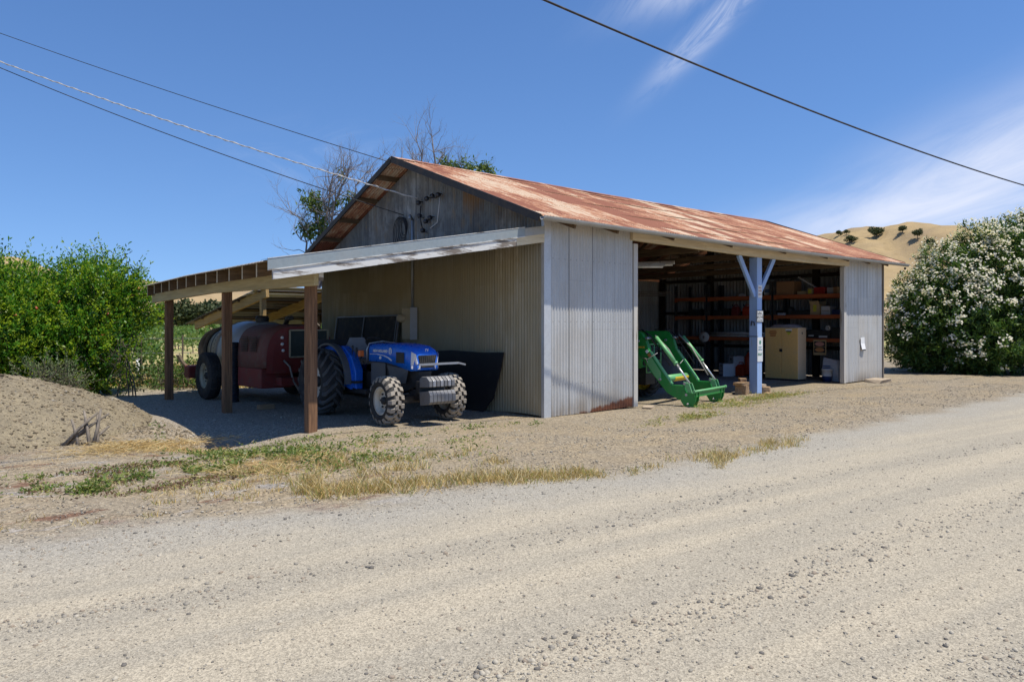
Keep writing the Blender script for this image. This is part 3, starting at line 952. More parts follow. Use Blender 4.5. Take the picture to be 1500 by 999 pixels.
# ------------------------------------------------------------------ wheels
def wheel(parent, loc, r, w, rim_r, rim_mat, lugs, side_mat='rubber', lug_mat='sunlit_dusty_rubber', steer=0., out=1, lug_h=.035, lug_w=.5, style='bar'):
    """tyre with lugs (a part) and its rim (a sub-part); axle along x, out = side the rim dish faces"""
    mb = MB(); h = w / 2; rb = r - lug_h
    prof = [(-h * .72, rim_r), (-h * .95, rim_r + .02), (-h * 1.03, (rim_r + rb) / 2), (-h * .98, rb - .06), (-h * .80, rb - .012), (-h * .4, rb), (h * .4, rb), (h * .80, rb - .012), (h * .98, rb - .06), (h * 1.03, (rim_r + rb) / 2), (h * .95, rim_r + .02), (h * .72, rim_r)]
    mb.lathe(prof, 44, 'X')
    for k in range(lugs):
        for s in (-1, 1):
            a0 = 2 * PI * (k + (.5 if s > 0 else 0)) / lugs
            th = 2 * PI / lugs * lug_w
            if style == 'bar': st = ((-.06, 0., r), (.45, .30, r - .004), (.86, .62, r - .022), (1.02, .74, r - .085))
            else: st = ((-.05, 0., r), (.32, .10, r), (.40, .42, r - .003), (.80, .50, r - .014), (1.0, .52, r - .075))
            rings = []
            for (x, da, rr) in st:
                a = a0 + da * 2 * PI / lugs * (1.6 if style == 'bar' else 1.0)
                x = s * x * h
                base = rr - lug_h * 1.25
                q = []
                for (aa, rad) in ((a - th / 2, base), (a - th / 2.6, rr), (a + th / 2.6, rr), (a + th / 2, base)):
                    q.append((x, rad * math.cos(aa), rad * math.sin(aa)))
                rings.append(q)
            mb.loft(rings, 1, False)
    t = mb.build('wheel', [side_mat, lug_mat], parent, loc)
    t.rotation_euler = (0, 0, steer)
    m = MB(); o = out
    m.lathe([(-o * h * .7, rim_r + .005), (o * h * .05, rim_r - .05), (o * h * .35, rim_r - .05), (o * h * .66, rim_r - .03), (o * h * .74, rim_r + .012), (o * h * .80, rim_r + .012), (o * h * .78, rim_r - .012)], 36, 'X')
    m.lathe([(o * h * .18, rim_r - .05), (o * h * .10, rim_r * .62), (o * h * .22, rim_r * .45), (o * h * .22, 0.)], 36, 'X')
    rim = m.build('rim', rim_mat, t)
    m = MB(); m.lathe([(o * h * .20, rim_r * .30), (o * h * .50, rim_r * .27), (o * h * .56, rim_r * .18), (o * h * .56, 0.)], 16, 'X')
    for k in range(6):
        a = k * PI / 3; m.lathe([(o * h * .2, .018), (o * h * .36, .018), (o * h * .36, 0)], 6, 'X', (0, rim_r * .52 * math.cos(a), rim_r * .52 * math.sin(a)))
    m.build('hub', 'black_iron', t)
    return t


def arc_pts(cy, cz, r, a0, a1, n):          # angle from straight up towards the front (-y)
    return [(cy - r * math.sin(a), cz + r * math.cos(a)) for a in np.linspace(math.radians(a0), math.radians(a1), n)]


# ------------------------------------------------------------------ blue tractor
tr = thing('tractor', 'blue orchard tractor with pale front rims parked under the lean-to', 'tractor', (-1.98, 1.0, 0))
for s in (-1, 1):
    wheel(tr, (s * .63, 0, .405), .405, .29, .225, 'cream_rim', 17, steer=-.06, out=s, style='zig', lug_w=.62, lug_h=.03)
    wheel(tr, (s * .70, 2.12, .605), .605, .40, .34, 'cream_rim', 18, lug_mat='grey_rubber', out=s, lug_w=.36, lug_h=.045)


def sect(y, hw, zb, zt, e=.34, n=20):
    """hood cross-section: flat bottom, full shoulders, crowned top"""
    out = []
    for a in np.linspace(0, PI, n):
        c, s = math.cos(a), math.sin(a)
        x = hw * math.copysign(abs(c) ** e, c); z = zb + (zt - zb) * abs(s) ** (e * .9)
        out.append((x, y, z))
    return out


mb = MB()
mb.loft([sect(-.255, .20, .93, 1.15), sect(-.235, .235, .90, 1.19), sect(-.17, .262, .875, 1.245), sect(-.02, .278, .90, 1.295), sect(.25, .285, .955, 1.32), sect(.6, .288, 1.0, 1.325), sect(.9, .288, 1.0, 1.32), sect(1.12, .285, 1.0, 1.305)])
hood = mb.build('hood', 'tractor_blue', tr)
mb = MB(); mb.add([(-.15, -.262, .985), (.15, -.262, .985), (.185, -.262, 1.135), (-.185, -.262, 1.135)], [(0, 1, 2, 3)])
for i in range(9): mb.beam((-.14 + .035 * i, -.266, .99), (-.168 + .042 * i, -.266, 1.13), .008, .008)
mb.build('grille', 'black_mark', hood)
mb = MB(); mb.span((-.13, -.268, .93), (.13, -.2, .965)); mb.build('grille', 'black_mark', hood)
for s in (-1, 1):
    mb = MB()
    mb.loft([[(s * .205, -.262, .985), (s * .185, -.264, 1.0), (s * .225, -.262, 1.15), (s * .232, -.25, 1.16)], [(s * .268, -.18, .975), (s * .27, -.17, .98), (s * .262, -.17, 1.19), (s * .262, -.175, 1.195)]], 0, False)
    mb.build('headlight', 'lamp_glass', hood)
    mb = MB()
    mb.loft([[(s * .145, -.268, .905), (s * .145, -.268, .965), (s * .15, -.22, .965), (s * .15, -.22, .905)], [(s * .272, -.19, .915), (s * .272, -.19, .965), (s * .26, -.15, .965), (s * .26, -.15, .915)]], 0, False)
    mb.build('headlight', 'lamp_glass', hood)
    MB().span((s * .286, .0, 1.0), (s * .293, .24, 1.18)).build('vent', 'black_iron', hood, bevel=.003)
    # decals: name, leaf emblem, pale swoosh
    r = (-s * 0, -1 * s * -1, 0)
    M = frame((0, s, 0), (0, 0, 1), (s * .2905, .74, 1.185))
    text('NEW HOLLAND', .064, 'white_mark', hood, M, bold=.0025)
    mb = MB(); mb.prism([(.42 + .045 * math.cos(a), 1.19 + .062 * math.sin(a)) for a in np.linspace(0, 2 * PI, 16)[:-1]], 'X', s * .2885, s * .2915)
    mb.prism([(.41, 1.13), (.43, 1.13), (.44, 1.2), (.42, 1.235), (.405, 1.2)], 'X', s * .2905, s * .2925, 1)
    mb.build('emblem', ['white_mark', 'tractor_blue'], hood)
    mb = MB(); sw = [(1.08, 1.125), (.85, 1.128), (.62, 1.11), (.48, 1.075), (.38, 1.035)]
    for (a, b), wd in zip(zip(sw, sw[1:]), (.008, .010, .016, .026)):
        mb.beam((s * .2895, a[0], a[1]), (s * .2895, b[0], b[1]), .004, wd)
    mb.prism([(.74 + .035 * math.cos(a), 1.07 + .028 * math.sin(a)) for a in np.linspace(0, 2 * PI, 12)[:-1]], 'X', s * .2875, s * .291)
    mb.build('stripe', 'white_mark', hood)
text('T4', .07, 'white_mark', hood, frame((1, 0, 0), (0, -.35, .93), (0, -.232, 1.215)))
mb = MB(); mb.loft([[(-.13, -.2, .86), (.13, -.2, .86), (.12, -.15, .62), (-.12, -.15, .62)], [(-.24, .2, .96), (.24, .2, .96), (.2, .3, .45), (-.2, .3, .45)], [(-.25, 1.1, 1.02), (.25, 1.1, 1.02), (.2, 1.1, .38), (-.2, 1.1, .38)]], 0, False)
mb.span((-.16, 1.05, .34), (.16, 2.4, .80)).span((-.40, 1.05, .42), (.40, 1.75, .50))
mb.build('engine', 'black_iron', tr, bevel=.01)
for s in (-1, 1):
    mb = MB(); mb.add([(s * .27, -.1, .90), (s * .27, .55, .95), (s * .235, .45, .62), (s * .22, .05, .66)], [(0, 1, 2, 3)]); mb.span((s * .25, .62, .60), (s * .265, 1.08, .98))
    mb.build('side_panel', 'tractor_grey', tr)
mb = MB(); mb.beam((-.55, 0, .40), (.55, 0, .40), .12, .12); mb.span((-.12, -.34, .38), (.12, .3, .56)); mb.tube([(-.5, .12, .42), (.5, .12, .42)], .02); mb.tube([(-.22, -.05, .5), (-.48, .1, .44)], .025)
mb.lathe([(-.50, .09), (-.42, .13), (-.36, .09)], 16, 'X', (0, 0, .405)); mb.lathe([(.36, .09), (.42, .13), (.50, .09)], 16, 'X', (0, 0, .405))
mb.build('front_axle', 'black_iron', tr, bevel=.008)
mb = MB(); mb.beam((-.55, 2.12, .605), (.55, 2.12, .605), .22, .22); mb.build('rear_axle', 'black_iron', tr)
MB().span((-.26, -.40, .52), (.26, -.3, .72)).build('weight_bracket', 'black_iron', tr)
for i in range(7):
    x = -.225 + .075 * i
    mb = MB(); mb.prism([(-.68, .64), (-.40, .62), (-.40, .76), (-.46, .80), (-.60, .80), (-.68, .74)], 'X', x - .031, x + .031)
    mb.build('weight', 'steel' if i % 2 else 'dull_steel', tr, bevel=.008)
for i in range(7):
    x = -.225 + .075 * i
    mb = MB(); mb.prism([(-.66, .36), (-.42, .33), (-.40, .55), (-.66, .58), (-.70, .52), (-.70, .40)], 'X', x - .035, x + .035)
    mb.build('weight', 'dull_steel', tr, bevel=.006)
mb = MB(); mb.beam((-.20, -.30, .985), (.62, -.30, .99), .02, .035); mb.beam((.62, -.30, .99), (.78, -.28, .955), .025, .03); mb.build('guard_bar', 'steel', tr)
# fenders, seat, wheel, levers
for s in (-1, 1):
    o = arc_pts(2.12, .605, .68, -70, 100, 22); i_ = arc_pts(2.12, .605, .40, 100, -70, 8)
    mb = MB(); mb.prism(o + i_, 'X', s * .42, s * .46); fe = mb.build('fender', 'tractor_blue', tr)
    mb = MB(); oo = arc_pts(2.12, .605, .70, -60, 92, 22); ii = arc_pts(2.12, .605, .665, 92, -60, 22)
    mb.prism(oo + ii, 'X', s * .465, s * .585); mb.build('mudguard', 'tractor_grey', fe)
    mb = MB(); bul = []
    for y, z, w2 in ((1.80, 1.26, .14), (1.55, 1.10, .17), (1.40, .85, .18), (1.36, .52, .15)):
        bul.append([(s * .42, y + .1, z), (s * .42, y - .03, z - .02), (s * (.42 - w2), y, z - .02), (s * (.42 - w2), y + .14, z)])
    mb.loft(bul, 0, False); mb.build('console', 'tractor_blue', fe, bevel=.015)
mb = MB()
mb.loft([[(-.22, 1.56, .92), (.22, 1.56, .92), (.22, 1.96, .92), (-.22, 1.96, .92)], [(-.23, 1.54, 1.0), (.23, 1.54, 1.0), (.23, 1.99, 1.02), (-.23, 1.99, 1.02)]], 0, False)
mb.loft([[(-.22, 1.9, 1.0), (.22, 1.9, 1.0), (.22, 2.04, 1.0), (-.22, 2.04, 1.0)], [(-.22, 1.96, 1.26), (.22, 1.96, 1.26), (.22, 2.07, 1.26), (-.22, 2.07, 1.26)], [(-.15, 2, 1.40), (.15, 2, 1.40), (.15, 2.07, 1.40), (-.15, 2.07, 1.40)]], 0, False)
mb.build('seat', 'seat_vinyl', tr, bevel=.04)
mb = MB(); mb.tube([(.19 * math.cos(a), 1.36 + .13 * math.sin(a), 1.30 + .11 * math.sin(a)) for a in np.linspace(0, 2 * PI, 25)], .013, 6); mb.tube([(0, 1.19, 1.08), (0, 1.36, 1.30)], .022); mb.beam((-.18, 1.36, 1.3), (.18, 1.36, 1.3), .02, .012)
mb.build('steering_wheel', 'black_iron', tr)
mb = MB(); mb.loft([[(-.22, 1.14, 1.0), (.22, 1.14, 1.0), (.22, 1.26, .98), (-.22, 1.26, .98)], [(-.2, 1.14, 1.27), (.2, 1.14, 1.27), (.18, 1.24, 1.2), (-.18, 1.24, 1.2)]], 0, False); mb.build('dashboard', 'black_iron', tr)
mb = MB(); mb.tube([(-.30, 1.16, .98), (-.305, 1.16, 1.20), (-.27, 1.14, 1.31), (0, 1.13, 1.345), (.27, 1.14, 1.31), (.305, 1.16, 1.20), (.30, 1.16, .98)], .014, 6); mb.build('hood_rail', 'steel', tr)
mb = MB(); mb.tube([(-.36, 1.16, .95), (-.40, 1.2, 1.08)], .012); mb.build('lamp_stalk', 'black_iron', tr)
mb = MB(); mb.span((-.45, 1.16, 1.08), (-.36, 1.23, 1.19)); mb.build('turn_signal', 'orange_lens', tr, bevel=.012)
for (x, y, z) in ((-.36, 1.56, 1.24), (-.32, 1.49, 1.2), (.34, 1.54, 1.2)):
    mb = MB(); mb.tube([(x, y + .06, .95), (x, y, z - .03)], .009, 6); mb.lathe([(z - .04, .012), (z - .01, .022), (z + .02, .016), (z + .03, 0)], 10, 'Z', (x, y, 0)); mb.build('lever', 'black_iron', tr)
mb = MB(); mb.span((-.55, 2.55, 1.22), (.1, 2.75, 1.36)).span((-.5, 2.6, .5), (.5, 2.7, 1.22)); mb.build('rear_frame', 'black_iron', tr, bevel=.01)
MB().span((-.47, 1.30, .60), (-.30, 1.52, .64)).build('step', 'black_iron', tr)

# ------------------------------------------------------------------ red air-blast sprayer behind it
sp = thing('orchard_sprayer', 'dusty red orchard sprayer with pale tank parked behind the blue tractor', 'sprayer', (-2.2, 6.4, 0))


def arch(y, hw, zb, zt, e=.62, n=22):
    return sect(y, hw, zb, zt, e, n)


mb = MB(); mb.loft([arch(-1.50, .66, .82, 1.54), arch(-1.47, .74, .78, 1.62), arch(-1.3, .78, .76, 1.655), arch(-.15, .79, .76, 1.655), arch(-.12, .76, .78, 1.62)])
cowl = mb.build('cowl', 'sprayer_dusty', sp)
mb = MB(); mb.loft([arch(-1.515, .60, .70, 1.50), arch(-1.505, .74, .66, 1.60)]); mb.build('front_plate', 'sprayer_red', cowl)
for y0 in (-1.15, -.70):
    mb = MB()
    for i in range(9): mb.beam((-.795, y0, 1.10 + .035 * i), (-.795, y0 + .32, 1.10 + .035 * i), .02, .014)
    mb.build('louvre', 'black_iron', cowl)
MB().span((-.25, -1.55, 1.0), (.55, -1.51, 1.52)).build('radiator_grille', 'radiator', sp)
mb = MB()
for a, b in (((-.27, -1.56, .985), (.57, -1.56, .985)), ((-.27, -1.56, 1.53), (.57, -1.56, 1.53)), ((-.27, -1.56, .985), (-.27, -1.56, 1.53)), ((.57, -1.56, .985), (.57, -1.56, 1.53))): mb.beam(a, b, .03, .03)
mb.build('grille_frame', 'old_rim', sp)
for (x, z) in ((-.42, 1.38), (-.42, 1.25), (-.40, 1.12)):
    mb = MB(); mb.lathe([(-1.545, 0), (-1.545, .03), (-1.51, .03)], 12, 'Y', (x, 0, z)); mb.build('gauge', 'white_mark', sp)
mb = MB(); mb.span((-.80, -1.38, .36), (-.12, -.2, .757)); mb.build('pump_box', 'sprayer_red', sp, bevel=.02)
mb = MB(); mb.beam((-.45, -1.6, .5), (-.45, 3.2, .5), .09, .16); mb.beam((.45, -1.6, .5), (.45, 3.2, .5), .09, .16); mb.beam((-.5, -1.62, .5), (.7, -1.62, .5), .1, .16); mb.beam((0, -1.6, .48), (0, -2.3, .45), .12, .12)
mb.build('chassis', 'sprayer_red', sp)
mb = MB(); pr = [(-.10, .40), (-.08, .60), (0., .68), (1.2, .70), (1.3, .69), (1.31, .5)]
mb.lathe(pr, 40, 'Y', (0, 0, 1.02)); mb.build('tank', 'tank_white', sp)
mb = MB(); mb.lathe([(1.52, .14), (1.6, .15), (1.66, .12), (1.66, 0)], 18, 'Z', (0, .4, .18)); mb.build('tank_lid', 'black_iron', sp)
mb = MB()
for y in (1.3, 1.86, 2.42):
    mb.lathe([(y, .60), (y, .71 - (y - 1.3) * .2), (y + .47, .70 - (y - 1.0) * .2), (y + .47, .38)], 40, 'Y', (0, 0, 1.02))
mb.lathe([(2.93, 0), (2.93, .40)], 40, 'Y', (0, 0, 1.02)); sh = mb.build('fan_shroud', 'band_tan', sp)
mb = MB()
for y in (1.79, 2.35, 2.91): mb.lathe([(y - .02, .55), (y - .02, .70 - (y - 1.5) * .2), (y + .03, .70 - (y - 1.5) * .2), (y + .03, .5)], 40, 'Y', (0, 0, 1.02))
for k in range(24):
    a = PI * (k / 23) - .0; mb.lathe([(1.50, .018), (1.56, .018)], 8, 'Y', (.66 * math.cos(a), 0, 1.02 + .66 * math.sin(a)))
mb.build('nozzle_ring', 'black_iron', sh)
mb = MB(); cur = [(-.98, 3.0, .92), (-.9, 3.0, .76), (-.78, 3.0, .62), (-.6, 3.0, .52)]
for a, b in zip(cur, cur[1:]): mb.beam(a, b, .05, .22, 0, (0, 1, 0))
mb.build('deflector', 'band_tan', sp)
MB().span((-.86, 2.6, .36), (-.55, 2.95, .66)).build('gear_cover', 'sprayer_red', sp, bevel=.03)
wheel(sp, (-1.0, .92, .52), .52, .27, .27, 'old_rim', 40, lug_mat='rubber', out=-1, lug_h=.012, lug_w=.7)
wheel(sp, (1.0, .92, .52), .52, .27, .27, 'old_rim', 40, lug_mat='rubber', out=1, lug_h=.012, lug_w=.7)
MB().beam((-1.0, .92, .52), (1.0, .92, .52), .08, .08).build('axle', 'black_iron', sp)
mb = MB(); mb.tube([(-.38, -1.52, .92), (-.30, -1.62, .80), (-.24, -1.66, .5), (-.1, -1.68, .27), (.1, -1.68, .2), (.3, -1.66, .25), (.42, -1.6, .45)], .022, 8); mb.build('hose', 'hose_grey', sp)
mb = MB(); mb.tube([(-.15, -1.1, 1.64), (-.15, -1.2, 1.76), (-.15, -1.38, 1.78)], .05, 10); mb.build('exhaust', 'black_iron', sp)

# things standing round it
mb = MB(); pr = []
for i in range(27): pr += [(.02 + i * .046, .125), (.032 + i * .046, .138), (.048 + i * .046, .138), (.060 + i * .046, .125)]
pr = [(0, .10)] + pr + [(1.28, .12), (1.28, 0)]
mb.lathe(pr, 26, 'Z', (0, 0, 0)); tag(mb.build('ribbed_pipe', 'black_pipe', None, (-3.05, 6.35, -.01)), 'black ribbed drain pipe standing upright behind the lean-to post', 'pipe')
sc_ = thing('screen_panel', 'large dark mesh screen in a metal frame leaning behind the tractor', 'screen', (-.40, 5.78, 0))
sc_.rotation_euler = (0, math.radians(8), 0)
MB().span((-.012, -1.33, .05), (.0, 1.30, 1.84)).build('mesh', 'screen_dark', sc_)
for a, b in (((-.02, -1.33, 1.86), (-.02, 1.33, 1.83)), ((-.02, -1.33, 0), (-.02, -1.33, 1.86)), ((-.02, 1.33, 0), (-.02, 1.33, 1.83)), ((-.02, .05, 0), (-.02, .05, 1.84)), ((-.02, -1.33, .05), (-.02, 1.33, .05))):
    MB().beam(a, b, .024, .024, 0, (1, 0, 0)).build('frame_rail', 'dull_steel', sc_)
MB().beam((-.035, -1.45, 0), (-.035, -1.42, 1.82), .022, .022, 0, (1, 0, 0)).build('frame_rail', 'dull_steel', sc_)
t = math.radians(9)
mb = MB(); mb.prism([(1.42, .0), (1.16, .28), (1.05, .80), (1.02, 1.14), (1.6, 1.12), (2.6, 1.14), (3.35, 1.10), (3.42, .4), (3.3, .0), (2.2, .02)], 'X', -.012, .012)
o = mb.build('rubber_sheet', 'black_sheet', None, (-.235, 0, 0)); o.rotation_euler = (0, t, 0)
tag(o, 'ragged black sheet leaning against the gable wall right of the tractor', 'sheet')
mb = MB(); mb.span((-2.5, 5.6, 0), (-2.2, 5.75, .09)); tag(mb.build('timber_block', 'block_wood', None, (-.72, -1.05, 0), bevel=.01), 'short timber block lying beside the foot of the middle lean-to post', 'block')

# ------------------------------------------------------------------ green loader tractor inside the opening
gt = thing('loader_tractor', 'green tractor with a lowered empty front loader standing in the opening', 'tractor', (4.02, .02, 0), .20)
arm_top = [(2.1, 1.50), (.60, 1.50), (.54, 1.46), (.45, 1.32), (.38, 1.10), (.06, .66), (-.13, .42), (-.40, .42), (-.47, .25)]
arm_bot = [(-.30, .12), (-.02, .26), (.33, .66), (.58, .99), (.72, 1.12), (.95, 1.18), (2.1, 1.22)]
for s in (-1, 1):
    x = s * .655
    mb = MB(); mb.prism(arm_top + arm_bot, 'X', x - .055, x + .055); arm = mb.build('loader_arm', 'loader_green', gt, bevel=.008)
    mb = MB(); mb.prism([(.43, .84), (.37, .97), (.31, .96), (.10, .66), (.10, .54), (.15, .49), (.25, .60)], 'X', x + s * .056, x + s * .066)
    mb.build('cover_plate', 'loader_pale', arm)
    mb = MB(); mb.beam((x, .365, 1.085), (x, -.12, .44), .118, .012, 0, (0, .6, .8)); mb.build('arm_edge', 'loader_pale', arm)
    # bucket cylinder and its rod in front of the arm, hoses beside it
    xi = x - s * .0
    a = Vector((xi, .33, 1.40)); b = Vector((xi, -.42, .46)); m = a.lerp(b, .56)
    mb = MB(); mb.tube([a + Vector((0, -.09, -.02)), m + Vector((0, -.09, 0))], .042, 12); mb.tube([m + Vector((0, -.09, .0)), m.lerp(b, .08) + Vector((0, -.09, 0))], .05, 12); cyl = mb.build('cylinder', 'loader_pale', gt)
    mb = MB(); mb.tube([m + Vector((0, -.09, 0)), b + Vector((0, -.08, 0))], .02, 10); mb.build('rod', 'bright_steel', cyl)
    mb = MB()
    for q in (.06, .085): mb.tube([a + Vector((-s * q, -.03, .02)), a.lerp(m, .5) + Vector((-s * q, -.12, 0)), m + Vector((-s * q, -.08, 0)), b.lerp(m, .25) + Vector((-s * (q + .02), -.04, 0))], .011, 6)
    mb.build('hose', 'hose_grey', cyl)
    # links down to the carrier
    mb = MB(); mb.prism([(-.40, .50), (-.52, .46), (-.60, .24), (-.54, .20), (-.44, .38)], 'X', x + s * .06, x + s * .085); mb.prism([(-.40, .50), (-.52, .46), (-.60, .24), (-.54, .20), (-.44, .38)], 'X', x - s * .085, x - s * .06); mb.build('link', 'loader_pale', gt)
    mb = MB()
    for xx in (x - .075, x + .075): mb.prism([(-.38, .30), (-.62, .27), (-.68, .32), (-.66, .12), (-.60, .0), (-.42, .0), (-.34, .12)], 'X', xx - .012, xx + .012)
    mb.span((x - .08, -.64, .0), (x + .08, -.48, .02)); mb.build('carrier_plate', 'loader_green', gt)
    mb = MB()
    for (py_, pz) in ((.42, 1.36), (-.42, .46), (-.46, .24), (.12, .52), (.62, 1.30)): mb.tube([(x - .09, py_, pz), (x + .09, py_, pz)], .028, 10)
    mb.build('pin', 'steel', arm)
    mb = MB(); mb.tube([(x - s * .02, .58, 1.53), (x - s * .05, .40, 1.42), (x - s * .06, .18, 1.12), (x - s * .06, -.05, .80)], .013, 6); mb.tube([(x - s * .05, .9, 1.53), (x - s * .05, .56, 1.53), (x - s * .09, .30, 1.22)], .013, 6); mb.build('hose', 'black_cable', arm)
    mb = MB(); mb.tube([(x - .12, -.5, .06), (x + .12, -.5, .06)], .018, 8); mb.build('carrier_pin', 'bright_steel', gt)
mb = MB(); mb.tube([(-.79, -.66, .315), (.79, -.66, .315)], .025, 10); mb.tube([(-.79, -.66, .315), (-.83, -.66, .315)], .034, 10); mb.tube([(.79, -.66, .315), (.83, -.66, .315)], .034, 10); mb.build('carrier_bar', 'loader_pale', gt)
MB().span((-.77, -.655, .20), (.77, -.635, .29)).build('carrier_plate', 'loader_green', gt)
mb = MB(); mb.tube([(-.60, .12, .52), (.60, .12, .52)], .075, 16); tq = mb.build('torque_tube', 'loader_pale', gt)
mb = MB(); mb.lathe([(-.15, .0775), (.52, .0775)], 16, 'X', (0, .12, .52), a0=PI * .9, a1=PI * 1.6); mb.build('decal', 'machine_yellow', tq)
# maker's mark: yellow-edged plate with a leaping deer, model strip, warning stickers on the outer arm face
xo = -.7115
mb = MB(); oct_ = [(1.0 + .052 * math.cos(a), 1.40 + .055 * math.sin(a)) for a in np.linspace(PI / 8, 2 * PI + PI / 8, 9)[:-1]]
mb.prism(oct_, 'X', xo - .003, xo); oc2 = [(1.0 + .045 * math.cos(a), 1.40 + .047 * math.sin(a)) for a in np.linspace(PI / 8, 2 * PI + PI / 8, 9)[:-1]]
mb.prism(oc2, 'X', xo - .005, xo - .0031, 1)
deer = [(1.035, 1.375), (1.02, 1.392), (1.00, 1.398), (.985, 1.408), (.978, 1.425), (.968, 1.422), (.974, 1.402), (.972, 1.386), (.962, 1.370), (.978, 1.378), (.992, 1.386), (1.012, 1.38), (1.028, 1.362)]
dm = [(1. + (p - 1.) * .9 - .42 + .02, q) for p, q in deer]
mb2 = MB(); mv = lambda pl: [(p - .28, q + .01) for p, q in pl]
mb = MB(); mb.prism(mv(oct_), 'X', xo - .003, xo); mb.prism(mv(oc2), 'X', xo - .005, xo - .0031, 1); mb.prism(mv(deer), 'X', xo - .007, xo - .0051)
mb.build('emblem', ['machine_yellow', 'black_mark'], gt)
text('300CX', .05, 'machine_yellow', gt, frame((0, -1, 0), (0, 0, 1), (xo - .003, .55, 1.17)), depth=.003, bold=.002)
MB().beam((xo, .44, 1.11), (xo, .40, 1.06), .006, .06, 0, (0, .6, .8)).build('sticker', 'white_mark', gt)
MB().beam((xo, .39, 1.04), (xo, .34, .98), .006, .06, 0, (0, .6, .8)).build('sticker', 'label_orange', gt)
mb = MB(); mb.tube([(xo - .01, .52, .95), (xo - .02, .40, .93), (xo - .01, .28, 1.0), (xo, .18, 1.06)], .008, 5); mb.tube([(xo - .01, .44, .95), (xo - .015, .40, .86)], .007, 5); mb.build('cord', 'pale_cable', gt)
mb = MB(); mb.tube([(.64, .2, .9), (.30, .15, .80)], .006, 5); mb.build('cord', 'pale_cable', gt)
# tractor behind the loader
mb = MB(); mb.loft([sect(.78, .24, .72, 1.16), sect(.82, .28, .70, 1.22), sect(1.0, .30, .70, 1.28), sect(2.1, .31, .74, 1.36)]); mb.build('hood', 'loader_green', gt)
mb = MB(); mb.span((-.2, .766, .76), (.2, .776, 1.1)); mb.build('grille', 'black_mark', gt)
mb = MB()
for a, b in (((-.34, .62, 1.22), (.34, .62, 1.22)), ((-.34, .62, .62), (-.34, .62, 1.22)), ((.34, .62, .62), (.34, .62, 1.22)), ((-.34, .62, .86), (.34, .62, .86)), ((-.02, .62, .62), (.02, .62, 1.22)), ((-.34, .62, .62), (.34, .62, .62))): mb.tube([a, b], .012, 6)
mb.build('brush_guard', 'loader_pale', gt)
MB().span((-.14, .59, .78), (.16, .612, .86)).build('plate', 'white_mark', gt)
mb = MB(); mb.span((-.22, .7, .35), (.22, 2.9, .72)); mb.beam((-.5, 1.15, .38), (.5, 1.15, .38), .12, .12); mb.build('engine', 'black_iron', gt)
mb = MB()
for s in (-1, 1): mb.prism([(1.75, .5), (2.1, .5), (2.1, 1.55), (1.85, 1.6), (1.75, 1.2)], 'X', s * .655 - .05, s * .655 + .05); mb.span((s * .2, 1.8, .5), (s * .64, 1.95, .66)); mb.span((s * .3, .9, .56), (s * .6, 1.9, .66))
mb.build('loader_mast', 'loader_green', gt)
for s in (-1, 1):
    wheel(gt, (s * .60, 1.15, .37), .37, .24, .20, 'machine_yellow', 16, lug_mat='grey_rubber', out=s, lug_w=.36)
    wheel(gt, (s * .66, 2.95, .62), .62, .36, .34, 'machine_yellow', 18, lug_mat='grey_rubber', out=s, lug_w=.36, lug_h=.045)
    mb = MB(); mb.prism(arc_pts(2.95, .62, .72, -70, 70, 14) + arc_pts(2.95, .62, .68, 70, -70, 14), 'X', s * .45, s * .84); mb.build('fender', 'loader_green', gt)
mb = MB(); mb.span((-.22, 2.75, .95), (.22, 3.2, 1.05)).span((-.22, 3.1, 1.0), (.22, 3.25, 1.45)); mb.build('seat', 'machine_yellow', gt, bevel=.03)
mb = MB(); mb.tube([(-.5, 3.3, .9), (-.5, 3.35, 2.0), (.5, 3.35, 2.0), (.5, 3.3, .9)], .035, 8); mb.build('roll_bar', 'black_iron', gt)

# ------------------------------------------------------------------ racks along the end wall
def rack(v0, v1, label):
    r = thing('storage_rack', label, 'rack', (12.9, 0, 0))
    for u in (0, .85):
        for v in (v0, v1):
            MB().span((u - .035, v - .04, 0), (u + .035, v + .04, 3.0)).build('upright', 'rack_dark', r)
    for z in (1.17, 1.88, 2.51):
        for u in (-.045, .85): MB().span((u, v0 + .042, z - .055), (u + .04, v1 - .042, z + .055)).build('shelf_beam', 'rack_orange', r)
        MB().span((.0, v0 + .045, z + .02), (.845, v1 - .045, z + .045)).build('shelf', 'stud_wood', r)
        for v in (v0 + .04, v1 - .04): MB().span((-.052, v - .05, z - .09), (-.036, v + .05, z + .06)).build('bracket', 'rack_orange', r)
    return r


rack(.50, 2.86, 'orange beamed storage rack behind the yellow cabinet')
rack(2.98, 5.30, 'orange beamed storage rack holding the long white pipes')
rack(5.42, 6.66, 'narrow orange beamed rack in the darkest corner past the green loader')
S1, S2, S3 = 2.51 + .046, 1.88 + .046, 1.17 + .046


def carton(v, w, z, h, mat, label, cat='box', d=.4, u=13.02, flaps=False, rz=0., name='box', tape=None):
    t = thing(name, label, cat, (u + d / 2, v, z), rz)
    MB().span((-d / 2, -w / 2, 0), (d / 2, w / 2, h)).build('carton', mat, t, bevel=.006)
    if tape: MB().span((-d / 2 - .003, -w * .5 * tape[0], h * tape[1]), (-d / 2 + .002, w * .5 * tape[0], h * tape[2])).build('label_patch', tape[3], t)
    if flaps:
        MB().beam((-d / 2, 0, h), (-d / 2 - .08, 0, h + .1), w, .006, 0, (1, 0, 0)).build('flap', mat, t)
        MB().beam((d / 2, 0, h), (d / 2 + .06, 0, h + .1), w, .006, 0, (1, 0, 0)).build('flap', mat, t)
    return t


